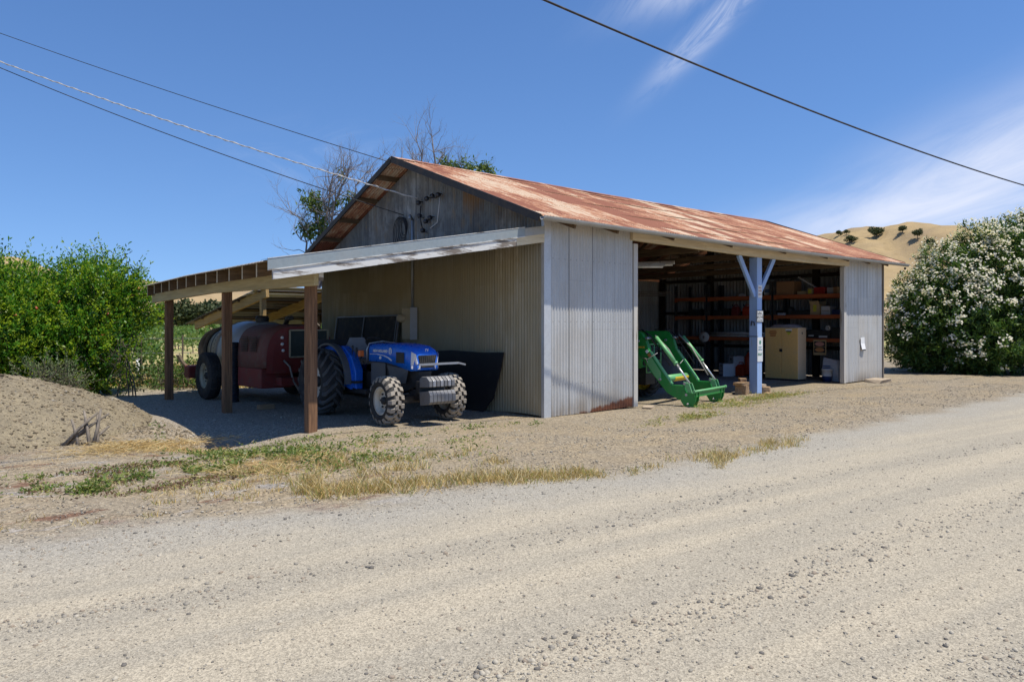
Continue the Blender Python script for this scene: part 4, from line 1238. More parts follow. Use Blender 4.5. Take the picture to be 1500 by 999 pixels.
carton(3.15, .32, S1, .36, 'white_box', 'white carton on the top shelf just right of the blue post', tape=(.8, .3, .6, 'blue_print'))
carton(2.60, .62, S1, .44, 'cardboard', 'large brown cardboard carton on the top shelf', d=.5)
carton(2.02, .30, S1, .12, 'pale_card', 'low tan carton beside the large brown one')
carton(1.76, .16, S1, .20, 'pale_card', 'small cream carton in front of the sloping board', tape=(.7, .2, .8, 'label_yellow'))
carton(1.46, .34, S1, .22, 'red_plastic', 'dark red tool chest on the top shelf', 'tool chest', name='tool_chest')
carton(1.12, .20, S1, .20, 'grey_plastic', 'grey carton between the red chest and a brown carton')
carton(.86, .34, S1, .21, 'cardboard', 'flat brown carton near the right end of the top shelf', tape=(.3, .0, 1.0, 'pale_card'))
mb = MB(); mb.lathe([(0, .12), (.02, .15), (.28, .15), (.34, .08), (.37, .08), (.37, 0)], 20, 'Z'); tag(mb.build('jug', 'yellow_plastic', None, (13.1, .62, S1)), 'yellow plastic jug at the right end of the top shelf', 'jug')
mb = MB(); mb.beam((13.15, 2.18, S1 + .56), (13.2, 1.62, S1 + .21), .14, .03); tag(mb.build('board', 'white_box'), 'white board sloping across the top shelf cartons', 'board')
mb = MB(); mb.lathe([(0, .16), (.05, .14), (.1, .06), (.12, 0)], 16, 'Z'); tag(mb.build('lamp_reflector', 'white_box', None, (13.1, 4.15, S1)), 'white metal lamp shade upside down on the top shelf', 'lamp shade')
carton(1.60, .30, S2, .33, 'pale_card', 'tan carton with taped side on the middle shelf', flaps=True, tape=(.35, .35, .95, 'label_yellow'))
carton(1.26, .28, S2, .27, 'white_box', 'white carton beside the tan one on the middle shelf', tape=(.9, .4, .55, 'grey_plastic'))
carton(2.06, .62, S2, .14, 'dark_case', 'long low grey case on the middle shelf', 'case', name='case')
carton(2.72, .22, S2, .08, 'white_box', 'thin pale tray on the middle shelf', 'tray', name='tray')
mb = MB(); mb.lathe([(0, .12), (.2, .14), (.26, .10), (.28, 0)], 14, 'Z'); tag(mb.build('coil_bag', 'dark_case', None, (13.2, 2.5, S2)), 'dark rounded bag on the middle shelf', 'bag')
carton(.92, .3, S2, .16, 'navy', 'low dark blue case at the right of the middle shelf', 'case', name='case')


def gas_can(loc, label, mat='gas_red', s=1., rz=0.):
    t = thing('gas_can', label, 'gas can', loc, rz)
    MB().loft([[(-.10 * s, -.13 * s, 0), (.10 * s, -.13 * s, 0), (.10 * s, .13 * s, 0), (-.10 * s, .13 * s, 0)], [(-.10 * s, -.13 * s, .24 * s), (.10 * s, -.13 * s, .24 * s), (.10 * s, .13 * s, .24 * s), (-.10 * s, .13 * s, .24 * s)], [(-.05 * s, -.08 * s, .31 * s), (.05 * s, -.08 * s, .31 * s), (.05 * s, .08 * s, .31 * s), (-.05 * s, .08 * s, .31 * s)]], 0, False).build('can', mat, t, bevel=.02)
    MB().tube([(0, -.08 * s, .30 * s), (0, -.05 * s, .37 * s), (0, .05 * s, .37 * s), (0, .09 * s, .30 * s)], .014 * s, 6).build('handle', mat, t)
    MB().tube([(0, .09 * s, .28 * s), (0, .15 * s, .38 * s)], .02 * s, 8).build('spout', 'black_iron', t)


gas_can((13.1, 3.95, S2), 'bright red fuel can on the middle shelf left of the blue post')
gas_can((13.12, 4.38, S2), 'darker red fuel can left of the bright one on the shelf', 'sprayer_red')
gas_can((12.45, 3.78, 0), 'small red fuel can on the floor beside the white cartons', 'gas_red', 1.15)
for (v, w, h) in ((5.05, .3, .2), (4.7, .26, .26)):
    pass
carton(5.05, .30, S2, .20, 'dark_case', 'dark case far left on the middle shelf', 'case', name='case')
carton(4.72, .22, S2, .26, 'dark_case', 'dark upright tool case beside the red fuel cans', 'case', name='case')
carton(5.95, .5, S2, .24, 'dark_case', 'dim dark case on the narrow rack', 'case', name='case')
# lower shelf: long white pipes with a reel on their end, dark cases at the right
for i, (du, dz) in enumerate(((0, .0), (.09, .0), (.05, .085))):
    mb = MB(); mb.tube([(12.98 + du, 5.35, S3 + .05 + dz), (12.98 + du, 3.1, S3 + .05 + dz)], .04, 10)
    tag(mb.build('white_pipe', 'tube_white'), 'long white plastic pipe lying on the lower shelf', 'pipe', 'white plastic pipes on the lower shelf')
rl = thing('cable_reel', 'round white reel hanging at the end of the white pipes', 'reel', (12.80, 5.42, S3 + .0))
mb = MB(); mb.lathe([(-.05, .05), (-.05, .17), (-.035, .17), (-.035, .05)], 28, 'X'); mb.lathe([(.035, .05), (.035, .17), (.05, .17), (.05, .05)], 28, 'X'); mb.build('flange', 'tube_white', rl)
mb = MB(); mb.lathe([(-.034, .05), (-.034, .12), (.034, .12), (.034, .05)], 24, 'X'); mb.build('core', 'grey_plastic', rl)
carton(1.72, .34, S3, .26, 'dark_case', 'dark tool case with a pale plate next to the cabinet', 'case', name='case', tape=(.5, .25, .4, 'white_mark'))
carton(1.34, .44, S3, .24, 'dark_case', 'black tool box with a white label and a roll on top', 'case', name='case', tape=(.6, .12, .36, 'white_mark'))
mb = MB(); mb.lathe([(-.04, .035), (-.04, .075), (.04, .075), (.04, .035)], 18, 'X'); tag(mb.build('tape_roll', 'tube_white', None, (13.1, 1.22, S3 + .317)), 'white tape roll standing on the black tool box', 'tape roll')
carton(.84, .5, S3, .34, 'dark_case', 'large dark plastic tote at the right end of the lower shelf', 'tote', name='tote')
# warning board hanging under the lower shelf
wb = thing('warning_sign', 'tan board with two oval warning signs hung under the lower shelf', 'sign', (12.80, 1.33, .72))
MB().span((-.012, -.20, .0), (.0, .20, .46)).build('board', 'sign_tan', wb)
for z, m in ((.33, 'sign_pink'), (.155, 'sign_orange')):
    MB().span((-.016, -.17, z - .075), (-.0125, .17, z + .085)).build('black_field', 'black_mark', wb)
    mb = MB(); mb.prism([(.145 * math.cos(a), z + .005 + .065 * math.sin(a)) for a in np.linspace(0, 2 * PI, 24)[:-1]], 'X', -.020, -.0165); mb.build('oval', m, wb)
# yellow cabinet
cb = thing('safety_cabinet', 'yellow two door steel safety cabinet behind the blue post', 'cabinet', (11.66, 1.82, 0))
MB().span((-.22, -.52, .05), (.24, .52, 1.55)).build('body', 'cabinet_pale', cb, bevel=.006)
MB().span((-.2, -.5, 0), (.22, .5, .05)).build('plinth', 'black_iron', cb)
MB().span((-.245, .005, .07), (-.2225, .515, 1.53)).build('door', 'cabinet_yellow', cb, bevel=.004)
d2 = MB().span((-.245, -.515, .07), (-.2225, -.003, 1.53)).build('door', 'cabinet_yellow', cb, bevel=.004)
MB().span((-.262, -.04, .84), (-.2455, .05, .93)).build('handle', 'black_mark', d2, bevel=.003)
for i, w in enumerate((.22, .24, .20, .18)): MB().span((-.2475, .26 - w / 2, 1.46 - .045 * i - .032), (-.2455, .26 + w / 2, 1.46 - .045 * i)).build('warning_label', 'label_orange', cb)
MB().span((-.2475, -.34, 1.46), (-.2455, -.14, 1.51)).build('warning_label', 'white_mark', cb); MB().span((-.2475, -.32, 1.425), (-.2455, -.16, 1.455)).build('warning_label', 'black_mark', cb)
mb = MB(); mb.prism([(-.32, 1.42), (-.16, 1.42), (-.24, 1.33)], 'X', -.2475, -.2455); mb.build('warning_label', 'label_yellow', cb)
MB().span((-.02, -.523, 1.36), (.03, -.5215, 1.42)).build('vent_cap', 'black_mark', cb)
mb = MB(); mb.loft([[(-.18, y, 1.553), (.16, y, 1.553), (.13, y, 1.553 + h), (-.12, y, 1.553 + h * .85)] for y, h in ((-.42, .03), (-.38, .08), (-.12, .11), (.12, .09), (.3, .11), (.42, .03))], 0, True)
tag(mb.build('folded_bag', 'purple_rag', None, (11.66, 1.80, .0)), 'crumpled pale bag lying on top of the yellow cabinet', 'bag')
# on the floor
def floor_box(loc, rz, w, d, h, label, patch):
    t = thing('carton', label, 'box', loc, rz)
    MB().span((-d / 2, -w / 2, 0), (d / 2, w / 2, h)).build('box', 'white_box', t, bevel=.006)
    MB().span((-d / 2 - .003, -w * .12, h * .80), (-d / 2 + .002, w * .12, h * .88)).build('hand_hole', 'black_mark', t)
    for z0, z1 in patch: MB().span((-d / 2 - .003, -w * .42, h * z0), (-d / 2 + .002, w * .42, h * z1)).build('print', 'blue_print', t)


floor_box((11.9, 3.97, 0), -.62, .36, .36, .40, 'short white file carton with a dark hand hole on the floor', ((.04, .14), (.4, .45)))
floor_box((12.55, 4.02, 0), -.62, .40, .36, .62, 'tall white carton with blue print on the floor behind the fuel can', ((.1, .35), (.5, .55)))
mb = MB(); mb.lathe([(0, .10), (.02, .115), (.55, .115), (.62, .08), (.66, .04), (.72, .035), (.72, 0)], 18, 'Z'); ex = mb.build('fire_extinguisher', 'gas_red', None, (12.55, 3.58, .03)); tag(ex, 'tall red extinguisher cylinder standing left of the blue post', 'fire extinguisher')
mb = MB(); mb.beam((-.06, 0, .74), (.06, 0, .76), .03, .03); mb.tube([(.05, 0, .72), (.14, 0, .6), (.13, 0, .2)], .012, 6); mb.build('valve', 'black_iron', ex)
bk = thing('paint_bucket', 'white and blue plastic bucket on the floor at the right jamb', 'bucket', (12.0, .72, 0))
mb = MB(); mb.lathe([(0, 0), (0, .125), (.16, .135)], 24, 'Z'); mb.build('lower_band', 'navy', bk)
mb = MB(); mb.lathe([(.1605, .135), (.33, .145), (.33, .152), (.36, .152), (.365, .14), (.365, 0)], 24, 'Z'); mb.build('pail', 'white_mark', bk)
fb = thing('paper_sack', 'slumped white paper sack with blue print behind the bucket', 'sack', (12.35, .70, 0), -.25)
mb = MB(); mb.loft([[(-.14, -.30, 0), (.14, -.30, 0), (.14, .26, 0), (-.14, .26, 0)], [(-.17, -.28, .25), (.14, -.28, .25), (.14, .27, .25), (-.17, .27, .25)], [(-.13, -.24, .5), (.1, -.24, .5), (.1, .28, .55), (-.13, .28, .55)], [(-.06, -.20, .60), (.04, -.2, .6), (.04, .30, .68), (-.06, .30, .68)]], 0, False); mb.build('sack', 'white_box', fb, bevel=.03)
for z in (.3, .36, .42): MB().span((-.175, -.02, z), (-.150, .22, z + .03)).build('print', 'blue_print', fb)
mb = MB(); rings = []
for y, hw, h in ((-.62, .15, .25), (-.5, .42, .72), (-.2, .5, 1.0), (.1, .46, .9), (.35, .5, .66), (.6, .35, .4), (.72, .1, .15)):
    rings.append([(hw * math.cos(a) * (1 + .12 * math.sin(5 * a + y * 9)), y, max(0, h * math.sin(a) * (1 + .1 * math.sin(4 * a + y * 7)))) for a in np.linspace(0, PI, 15)])
mb.loft(rings); o = mb.build('covered_bundle', 'tarp', None, (7.3, 2.9, 0)); o.rotation_euler = (0, 0, -.6); tag(o, 'lumpy grey tarp covered bundle behind the loader arms', 'bundle')
# lumber on a ledge and lights under the roof
mb = MB(); mb.beam((7.2, 6.4, 2.32), (10.6, 7.6, 2.36), .10, .11); tag(mb.build('timber', 'yellow_wood'), 'yellow timber laid across the back of the dark interior', 'timber')
for i in range(3):
    mb = MB(); mb.beam((10.2 + .2 * i, 7.4 - .25 * i, 2.62 + .06 * i), (12.6, 6.9 - .12 * i, 2.66 + .05 * i), .10, .03)
    tag(mb.build('plank', 'grey_stick'), 'thin grey plank resting by the narrow rack', 'plank', 'grey planks resting by the narrow rack')


def strip_light(a, b, label, tube=True):
    a, b = Vector(a), Vector(b); c = (a + b) / 2
    t = thing('strip_light', label, 'light fitting', c, math.atan2(b.y - a.y, b.x - a.x)); L = (b - a).length / 2
    mb = MB(); mb.loft([[(-L, -.11, 0), (-L, .11, 0), (-L, .04, .07), (-L, -.04, .07)], [(L, -.11, 0), (L, .11, 0), (L, .04, .07), (L, -.04, .07)]], 0, False); mb.build('housing', 'tube_white', t)
    for y in (-.06, .06):
        mb = MB(); mb.tube([(-L + .05, y, -.025), (L - .05, y, -.025)], .018, 8); mb.build('tube', 'tube_white', t)
    for x in (-L * .8, L * .8):
        mb = MB(); mb.tube([(x, 0, .07), (x, 0, .6)], .006, 4); mb.build('chain', 'black_iron', t)


strip_light((4.45, 2.2, 3.02), (5.25, 1.35, 3.02), 'unlit double strip light hanging nearest the opening')
strip_light((6.15, 1.75, 3.14), (5.7, 2.6, 3.14), 'short unlit strip light hanging farther in under the roof')

# ------------------------------------------------------------------ signs on the blue post, blocks at its foot
def sign(loc, w, h, mat, label, marks, border=None):
    t = thing('sign', label, 'sign', loc)
    MB().span((-w / 2, -.006, -h / 2), (w / 2, 0, h / 2)).build('board', mat, t)
    if border:
        b = .018
        mb = MB(); mb.span((-w / 2, -.008, h / 2 - b), (w / 2, -.0062, h / 2)).span((-w / 2, -.008, -h / 2), (w / 2, -.0062, -h / 2 + b)).span((-w / 2, -.0081, -h / 2 + b), (-w / 2 + b, -.0062, h / 2 - b)).span((w / 2 - b, -.0081, -h / 2 + b), (w / 2, -.0062, h / 2 - b))
        mb.build('border', border, t)
    for (x0, x1, z0, z1, m) in marks:
        MB().span((x0 * w, -.009, z0 * h), (x1 * w, -.0063, z1 * h)).build('print', m, t)
    return t


rr = random.Random(4)


def glyphs(x0, x1, z0, z1, m, n):
    """row of letter-sized strokes: at this size the photo shows no more of the words"""
    out = []; w = (x1 - x0) / n
    for i in range(n):
        a = x0 + i * w; out.append((a + .12 * w, a + .34 * w, z0, z1, m)); q = rr.choice((0, .38, .7))
        out.append((a + .345 * w, a + .82 * w, z0 + (z1 - z0) * q, z0 + (z1 - z0) * (q + .28), m))
        if rr.random() < .5: out.append((a + .64 * w, a + .84 * w, z0, z0 + (z1 - z0) * max(.02, q - .02), m))
    return out


sign((7.10, -.024, 2.43), .18, .30, 'sign_white', 'small faded notice with pink lettering highest on the blue post', glyphs(-.4, .4, .22, .36, 'label_orange', 4) + glyphs(-.4, .4, -.02, .12, 'label_orange', 5) + glyphs(-.4, .4, -.3, -.16, 'label_orange', 5))
sign((7.10, -.024, 1.84), .29, .29, 'sign_white', 'square white notice with bold black words and black border on the post', glyphs(-.40, .40, .10, .36, 'black_mark', 4) + glyphs(-.42, .42, -.20, .04, 'black_mark', 6) + glyphs(-.38, .38, -.38, -.28, 'black_mark', 9), 'black_mark')
ls = sign((7.10, -.024, 1.05), .235, .58, 'sign_white', 'tall white notice with a green emblem lowest on the blue post', glyphs(-.32, .32, .06, .13, 'sign_teal', 5) + glyphs(-.38, .38, -.03, .03, 'sign_teal', 7) + glyphs(-.42, .42, -.25, -.14, 'sign_green', 7))
mb = MB(); mb.prism([(.045 * math.cos(a), .17 + .05 * math.sin(a)) for a in np.linspace(0, 2 * PI, 14)[:-1]], 'Y', -.009, -.0063); mb.build('emblem', 'sign_green', ls)
pn = thing('paper_notice', 'curled white paper notice pinned on the pale end panel', 'notice', (12.62, -.012, 1.10))
mb = MB(); mb.loft([[(-.13, -.010, .17), (-.13, -.014, .17), (.13, -.008, .18), (.13, -.004, .18)], [(-.12, -.012, 0), (-.12, -.016, 0), (.14, -.010, 0), (.14, -.006, 0)], [(-.13, -.055, -.17), (-.13, -.059, -.17), (.12, -.05, -.16), (.12, -.046, -.16)]], 0, False); mb.build('sheet', 'white_mark', pn)
MB().span((-.15, -.012, .02), (-.132, -.004, .12)).build('clip', 'black_mark', pn); MB().span((-.1, -.058, -.2), (.1, -.05, -.172)).build('clip', 'black_mark', pn)
tag(MB().tube([(6.985, -.05, 1.36), (6.985, .24, 1.36), (7.21, .24, 1.36)], .008, 5).build('wire_tie', 'black_cable'), 'black wire tied round the blue post above the tall notice', 'wire')
mb = MB(); mb.tube([(6.97, .04, 1.62), (6.94, .04, 1.70), (6.94, .1, 1.72), (6.97, .13, 1.62)], .014, 6); tag(mb.build('hook', 'black_iron'), 'iron hook fixed to the shaded side of the blue post', 'hook')


def wonky(loc, sx, sy, sz, rz, mat, name, label, cat, tilt=0.):
    b = MB().box((0, 0, sz / 2), (sx, sy, sz)); rg = random.Random(str(loc))
    b.v = [(x + rg.uniform(-.12, .12) * sx, y + rg.uniform(-.1, .1) * sy, z + rg.uniform(-.08, .0) * sz) for x, y, z in b.v]
    o = b.build(name, mat, None, loc, bevel=.012); o.rotation_euler = (tilt, 0, rz); return tag(o, label, cat)


wonky((6.62, .16, -.01), .34, .30, .24, .3, 'block_wood', 'wood_block', 'largest wooden block against the left foot of the blue post', 'block')
wonky((6.56, .14, .225), .40, .22, .07, .1, 'block_wood', 'wood_block', 'flat wooden offcut on top of the largest block', 'block')
wonky((6.74, .22, .295), .26, .16, .08, .7, 'block_wood', 'wood_block', 'topmost small offcut on the blocks by the blue post', 'block')
wonky((7.36, -.04, -.01), .24, .18, .17, .4, 'block_wood', 'wood_block', 'wooden block at the right foot of the blue post', 'block')
wonky((7.40, .14, -.01), .22, .18, .22, -.2, 'stone', 'stone', 'rounded tan stone behind the right foot of the blue post', 'stone')
wonky((7.08, -.24, -.01), .36, .10, .06, .25, 'block_wood', 'wood_block', 'thin offcut lying in front of the blue post', 'block')
wonky((12.85, -.35, -.02), .80, .42, .12, .1, 'stone', 'stone', 'flat pale stone below the pale end panel', 'stone')
wonky((2.62, -.22, -.02), .38, .20, .06, .5, 'stone', 'stone', 'thin flat stone at the rusty foot of the corner panel', 'stone')
wonky((2.60, .25, 0), .10, .30, .34, .1, 'grey_stick', 'old_board', 'split grey board standing inside the left jamb', 'board')


# ------------------------------------------------------------------ leafy things
def leafy(name, label, cat, loc, blobs, n_twigs, per, L, W, mats, probs, seed, stems=6, stem_mat='bark', up=.35, twig=(.25, .6), spikes=0, group=None, spike_top=0., gap=.45, part='foliage', stem_r=.045):
    """bush or crown: twigs through the outer two thirds of a few ellipsoids, leaves along every twig, stems rising to them"""
    rng = np.random.default_rng(seed)
    root = thing(name, label, cat, loc, 0, group)
    B = np.array(blobs, float)                     # cx cy cz rx ry rz
    wts = (B[:, 3] * B[:, 4] * B[:, 5]) ** .67; wts /= wts.sum()
    idx = rng.choice(len(B), n_twigs, p=wts)
    S = sphere_pts(n_twigs, rng)
    rad = rng.uniform(.35, 1., n_twigs) ** .42
    # break the outline up: lobes and hollows in the surface
    ph = rng.uniform(0, 6.28, (6, 3)); lob = np.zeros(n_twigs)
    for k in range(6): lob += np.sin(S @ rng.normal(size=3) * (3 + 1.5 * k) + ph[k, 0]) / (1 + .5 * k)
    rad = rad * (1 + .09 * lob)
    P = B[idx, :3] + S * B[idx, 3:6] * rad[:, None]
    # hollows: drop twigs in a coarse 3-D noise
    nz = np.array([mnoise.noise(Vector(p) * 1.9 + Vector((seed, 0, 0))) for p in P])
    keep = (nz > -gap) & (P[:, 2] > .05)
    P, S = P[keep], S[keep]
    D = unit(S * .8 + rng.normal(size=S.shape) * .55 + np.array([0, 0, up]))
    T = rng.uniform(*twig, len(P))
    if spikes:                                      # long shoots that break the top
        q = rng.choice(np.where(P[:, 2] > np.quantile(P[:, 2], .55))[0], spikes)
        T[q] = rng.uniform(.6, 1.0, len(q)) * (1 + spike_top); D[q] = unit(D[q] * .5 + np.array([0, 0, .9]) + rng.normal(size=(len(q), 3)) * .28)
    k = per
    t = np.tile(np.linspace(.1, 1., k), len(P)); n = len(P) * k
    base = np.repeat(P, k, 0) + np.repeat(D, k, 0) * (t * np.repeat(T, k))[:, None] + rng.normal(size=(n, 3)) * (L * .22)
    ld = np.repeat(D, k, 0) * .7 + rng.normal(size=(n, 3)) * .65 + np.array([0, 0, .12])
    keep = base[:, 2] > .02; base, ld = base[keep], ld[keep]; n = len(base)
    V, F = leaf_cards(base, ld, L * rng.uniform(.65, 1.25, n), W * rng.uniform(.7, 1.2, n), rng)
    # young lighter leaves grow in sprays of their own
    spray = np.repeat(rng.random(len(P)), k)[keep]
    mi = np.searchsorted(np.cumsum(probs)[:-1], np.clip(spray * .75 + rng.random(n) * .25, 0, .999))
    np_mesh(part, V, F, mats, mi, root)
    mb = MB(); top = B[:, 2].max()
    for i in range(stems):
        a = rng.uniform(0, 2 * PI); j = rng.integers(len(B)); c = B[j, :3] + S[rng.integers(len(S))] * B[j, 3:6] * .5
        p0 = Vector((rng.normal() * .18, rng.normal() * .18, -.05)); p3 = Vector(c)
        pts = []
        for f in np.linspace(0, 1, 7):
            p = p0.lerp(p3, f); p.z += (p3.z - p0.z) * .18 * math.sin(PI * f); p += Vector(rng.normal(size=3)) * .04 * f
            pts.append(p)
        mb.tube(pts, [stem_r * (1 - .75 * f) for f in np.linspace(0, 1, 7)], 6, cap=False)
    for q in rng.choice(len(P), min(len(P), 260), replace=False):
        e = P[q] + D[q] * T[q] * .9; mb.tube([P[q] - D[q] * .15, P[q] + D[q] * T[q] * .4, e], [.008, .006, .003], 3, cap=False)
    mb.build('stem', stem_mat, root, fix=False)
    return root, P, D, T, rng


def fruit(root, P, D, n, r, mat, rng, name='fruit'):
    q = rng.choice(len(P), n, replace=False)
    for i in q:
        p = P[i] + D[i] * .25
        b = MB(); b.lathe([(-r, 0), (-r * .8, r * .62), (0, r), (r * .7, r * .7), (r * .9, r * .25), (r * 1.35, r * .38)], 8, 'Z', p); b.build(name, mat, root, fix=False)


PM = ['pom_leaf', 'pom_leaf_light', 'pom_leaf_dark']
for k, (x, d, lab, bl, nt, sd) in enumerate((
    (-13.0, 17.3, 'pomegranate tree cut off by the left edge of the photo', [(0, 0, 1.75, 1.8, 1.5, 1.55), (.7, .3, 1.2, 1.3, 1.2, 1.2)], 3300, 21),
    (-11.25, 17.2, 'broad bright green pomegranate tree behind the dirt mound', [(0, 0, 1.45, 1.35, 1.3, 1.25), (-.5, -.4, 1.3, 1.1, 1.0, 1.1), (.2, .2, 1.95, .9, .9, .85)], 3700, 5),
    (-9.95, 18.0, 'pomegranate tree whose shoots reach the tip of the lean-to roof', [(-.1, 0, 1.45, .95, 1.0, 1.25), (-.35, -.4, 1.0, .85, .8, .9), (.15, -.1, 2.3, .85, .8, .75), (.75, 0, 2.0, .65, .6, .55)], 2800, 33))):
    u, v = cam_xy(x, d)
    root, P, D, T, rng = leafy('pomegranate_tree', lab, 'tree', (u, v, 0), bl, nt, 17, .085, .038, PM, (.46, .30, .24), sd, stems=9, up=.45, spikes=130, gap=.44, group=None)
    fruit(root, P, D, 26, .045, 'pom_fruit', rng)
u, v = cam_xy(-9.55, 15.6)
leafy('shrub', 'low grey green shrub growing behind the crest of the mound', 'shrub', (u, v, 0), [(0, 0, .36, .42, .38, .36), (.3, .1, .3, .3, .3, .28)], 210, 12, .07, .025, ['scrub_leaf', 'scrub_leaf_light'], (.6, .4), 8, stems=6, stem_r=.02, up=.3)
u, v = cam_xy(-8.75, 17.2)
leafy('shrub', 'thin dark leaved sapling leaning beside the outer lean-to post', 'shrub', (u, v, 0), [(0, 0, .75, .32, .3, .6)], 60, 10, .08, .035, PM, (.3, .1, .6), 9, stems=4, stem_r=.016)
for (px, d, lab, s) in ((-9.35, 20., 'low leafy weed clump on dry grass left of the outer post', 1.), (-8.4, 19.4, 'low leafy weed clump between the outer post and the sprayer wheel', .9)):
    u, v = cam_xy(px, d)
    leafy('weed_clump', lab, 'plant', (u, v, 0), [(0, 0, .16, .75 * s, .5 * s, .3 * s)], 160, 10, .09, .05, ['vine_leaf', 'vine_leaf_light'], (.7, .3), 40 + int(px * -3), stems=3, stem_r=.01)

# oleander with its white blossom
u, v = cam_xy(15.6, 26.3)
OL = [(-1.55, 0, 1.3, 1.0, 1.1, 1.45), (-.5, 0, 1.85, 1.8, 1.8, 1.75), (.6, .2, 2.5, 2.0, 2.0, 2.3), (2.4, .3, 2.95, 2.5, 2.2, 2.6), (4.2, .3, 2.9, 2.4, 2.2, 3.0), (2.6, -1.1, 1.5, 2.3, 1.5, 1.6), (.3, -.9, 1.2, 1.7, 1.4, 1.3), (-1.3, -.3, .8, 1.15, 1.1, .8), (-.2, -.8, .7, 1.4, 1.2, .75)]
ang = math.atan2(CR.y, CR.x); ca, sa = math.cos(ang), math.sin(ang)
OLr = [(x * ca - y * sa, x * sa + y * ca, z, (rx + ry) / 2 * .97, (rx + ry) / 2 * .97, rz) for x, y, z, rx, ry, rz in OL]
ole, P, D, T, rng = leafy('oleander_bush', 'huge rounded oleander bush covered in white blossom beyond the barn', 'bush', (u, v, 0), OLr, 12500, 13, .16, .040, ['ole_leaf', 'ole_leaf_light', 'ole_leaf_dark'], (.45, .3, .25), 17, stems=16, up=.45, twig=(.18, .36), spikes=0, gap=.80, stem_r=.04)
# blossom trusses sit at the shoot tips on the sun side and the upper half
tip = P + D * T[:, None]
C0 = np.array([(b[0], b[1], b[2]) for b in OLr]); R0 = np.array([b[3:6] for b in OLr])
q = (((tip[:, None, :] - C0[None]) / R0[None]) ** 2).sum(2).min(1)
outer = q > .86
sun = np.array([.16, -.33, .93])
nrm = unit(np.take_along_axis((tip[:, None, :] - C0[None]) / R0[None] ** 2, (((tip[:, None, :] - C0[None]) / R0[None]) ** 2).sum(2).argmin(1)[:, None, None], 1)[:, 0])
hgt = np.clip((tip[:, 2] - .2) / 4.5, 0, 1)
patch = np.array([mnoise.noise(Vector(t_) * .9 + Vector((3, 1, 8))) for t_ in tip])
prob = np.clip(.07 + 2.6 * np.clip(hgt - .27, 0, 1) + .50 * patch, .03, .92)
sel = np.where(outer & (rng.random(len(tip)) < prob))[0]
fp = []; fd = []
for i in sel:
    m = rng.integers(7, 16)
    c = tip[i] + nrm[i] * .06
    fp.append(c + rng.normal(size=(m, 3)) * .062); fd.append(np.tile(unit(nrm[i] * .7 + np.array([0, 0, .5])), (m, 1)) + rng.normal(size=(m, 3)) * .35)
fp = np.concatenate(fp); fd = unit(np.concatenate(fd))
a1 = unit(np.cross(fd, rng.normal(size=fd.shape))); a2 = np.cross(fd, a1)
VV = []; 
for k in range(5):
    th = 2 * PI * k / 5; r_ = a1 * math.cos(th) + a2 * math.sin(th); sd_ = -a1 * math.sin(th) + a2 * math.cos(th)
    VV.append(np.stack([fp, fp + r_ * .022 + sd_ * .015 + fd * .010, fp + r_ * .037 + fd * .007, fp + r_ * .022 - sd_ * .015 + fd * .012], 1))
VV = np.concatenate(VV).reshape(-1, 3)
o = np_mesh('blossom', VV, np.arange(len(VV)).reshape(-1, 4), 'petal', None, ole); o['kind'] = 'stuff'


# half bare trees behind the barn
def bare_tree(x, d, h, lab, seed, targets, leaf_spots):
    rng = np.random.default_rng(seed); u, v = cam_xy(x, d)
    root = thing('walnut_tree', lab, 'tree', (u, v, 0)); mb = MB(); tips = []
    mb.tube([(0, 0, -.2), (.05, .05, h * .2), (0, .1, h * .38)], [.26, .2, .16], 10, cap=False)
    for (tx, tz, r) in targets:                     # limbs end at these places, x to the right of the trunk
        e = CR * tx + Vector((0, 0, tz)) + CF * rng.uniform(-.6, .6); b = Vector((0, .1, h * .36)); pts = []
        for f in np.linspace(0, 1, 9):
            p = b.lerp(e, f) + Vector((0, 0, 1)) * (h * .05 * math.sin(PI * f)) + Vector(rng.normal(size=3)) * .11 * (f > 0)
            pts.append(p)
        rs = [r * (1 - .85 * f) + .006 for f in np.linspace(0, 1, 9)]
        mb.tube(pts, rs, 7, cap=False)
        for i in range(4, 9):
            for _ in range(3 if i < 7 else 4):
                dd = (pts[i] - pts[i - 1]).normalized() * .8 + Vector(rng.normal(size=3)) * .55 + Vector((0, 0, .35))
                branch_tree(mb, pts[i], dd, rng.uniform(.5, 1.05), max(.014, rs[i] * .5), 2, rng, .55, .25, tips, 4, .2, (2, 4), .66)
    mb.build('trunk', 'grey_bark', root, fix=False)
    P = []
    for (tx, tz, rr_, n) in leaf_spots:
        c = np.array(CR * tx + Vector((0, 0, tz)))
        P.append(c + sphere_pts(n, rng) * rr_ * (rng.random((n, 1)) ** .5) * np.array([1, 1, .75]))
    P = np.concatenate(P); k = 7
    B_ = np.repeat(P, k, 0) + rng.normal(size=(len(P) * k, 3)) * .10
    V_, F_ = leaf_cards(B_, rng.normal(size=B_.shape) + np.array([0, 0, -.5]), rng.uniform(.13, .24, len(B_)), rng.uniform(.05, .085, len(B_)), rng)
    np_mesh('foliage', V_, F_, ['walnut_leaf', 'walnut_leaf_dark'], (rng.random(len(B_)) < .4).astype(int), root)


def pt(px, py, d, x0): return ((px - 750) / 1114 * d - x0, 1.65 + (475 - py) / 1114 * d)


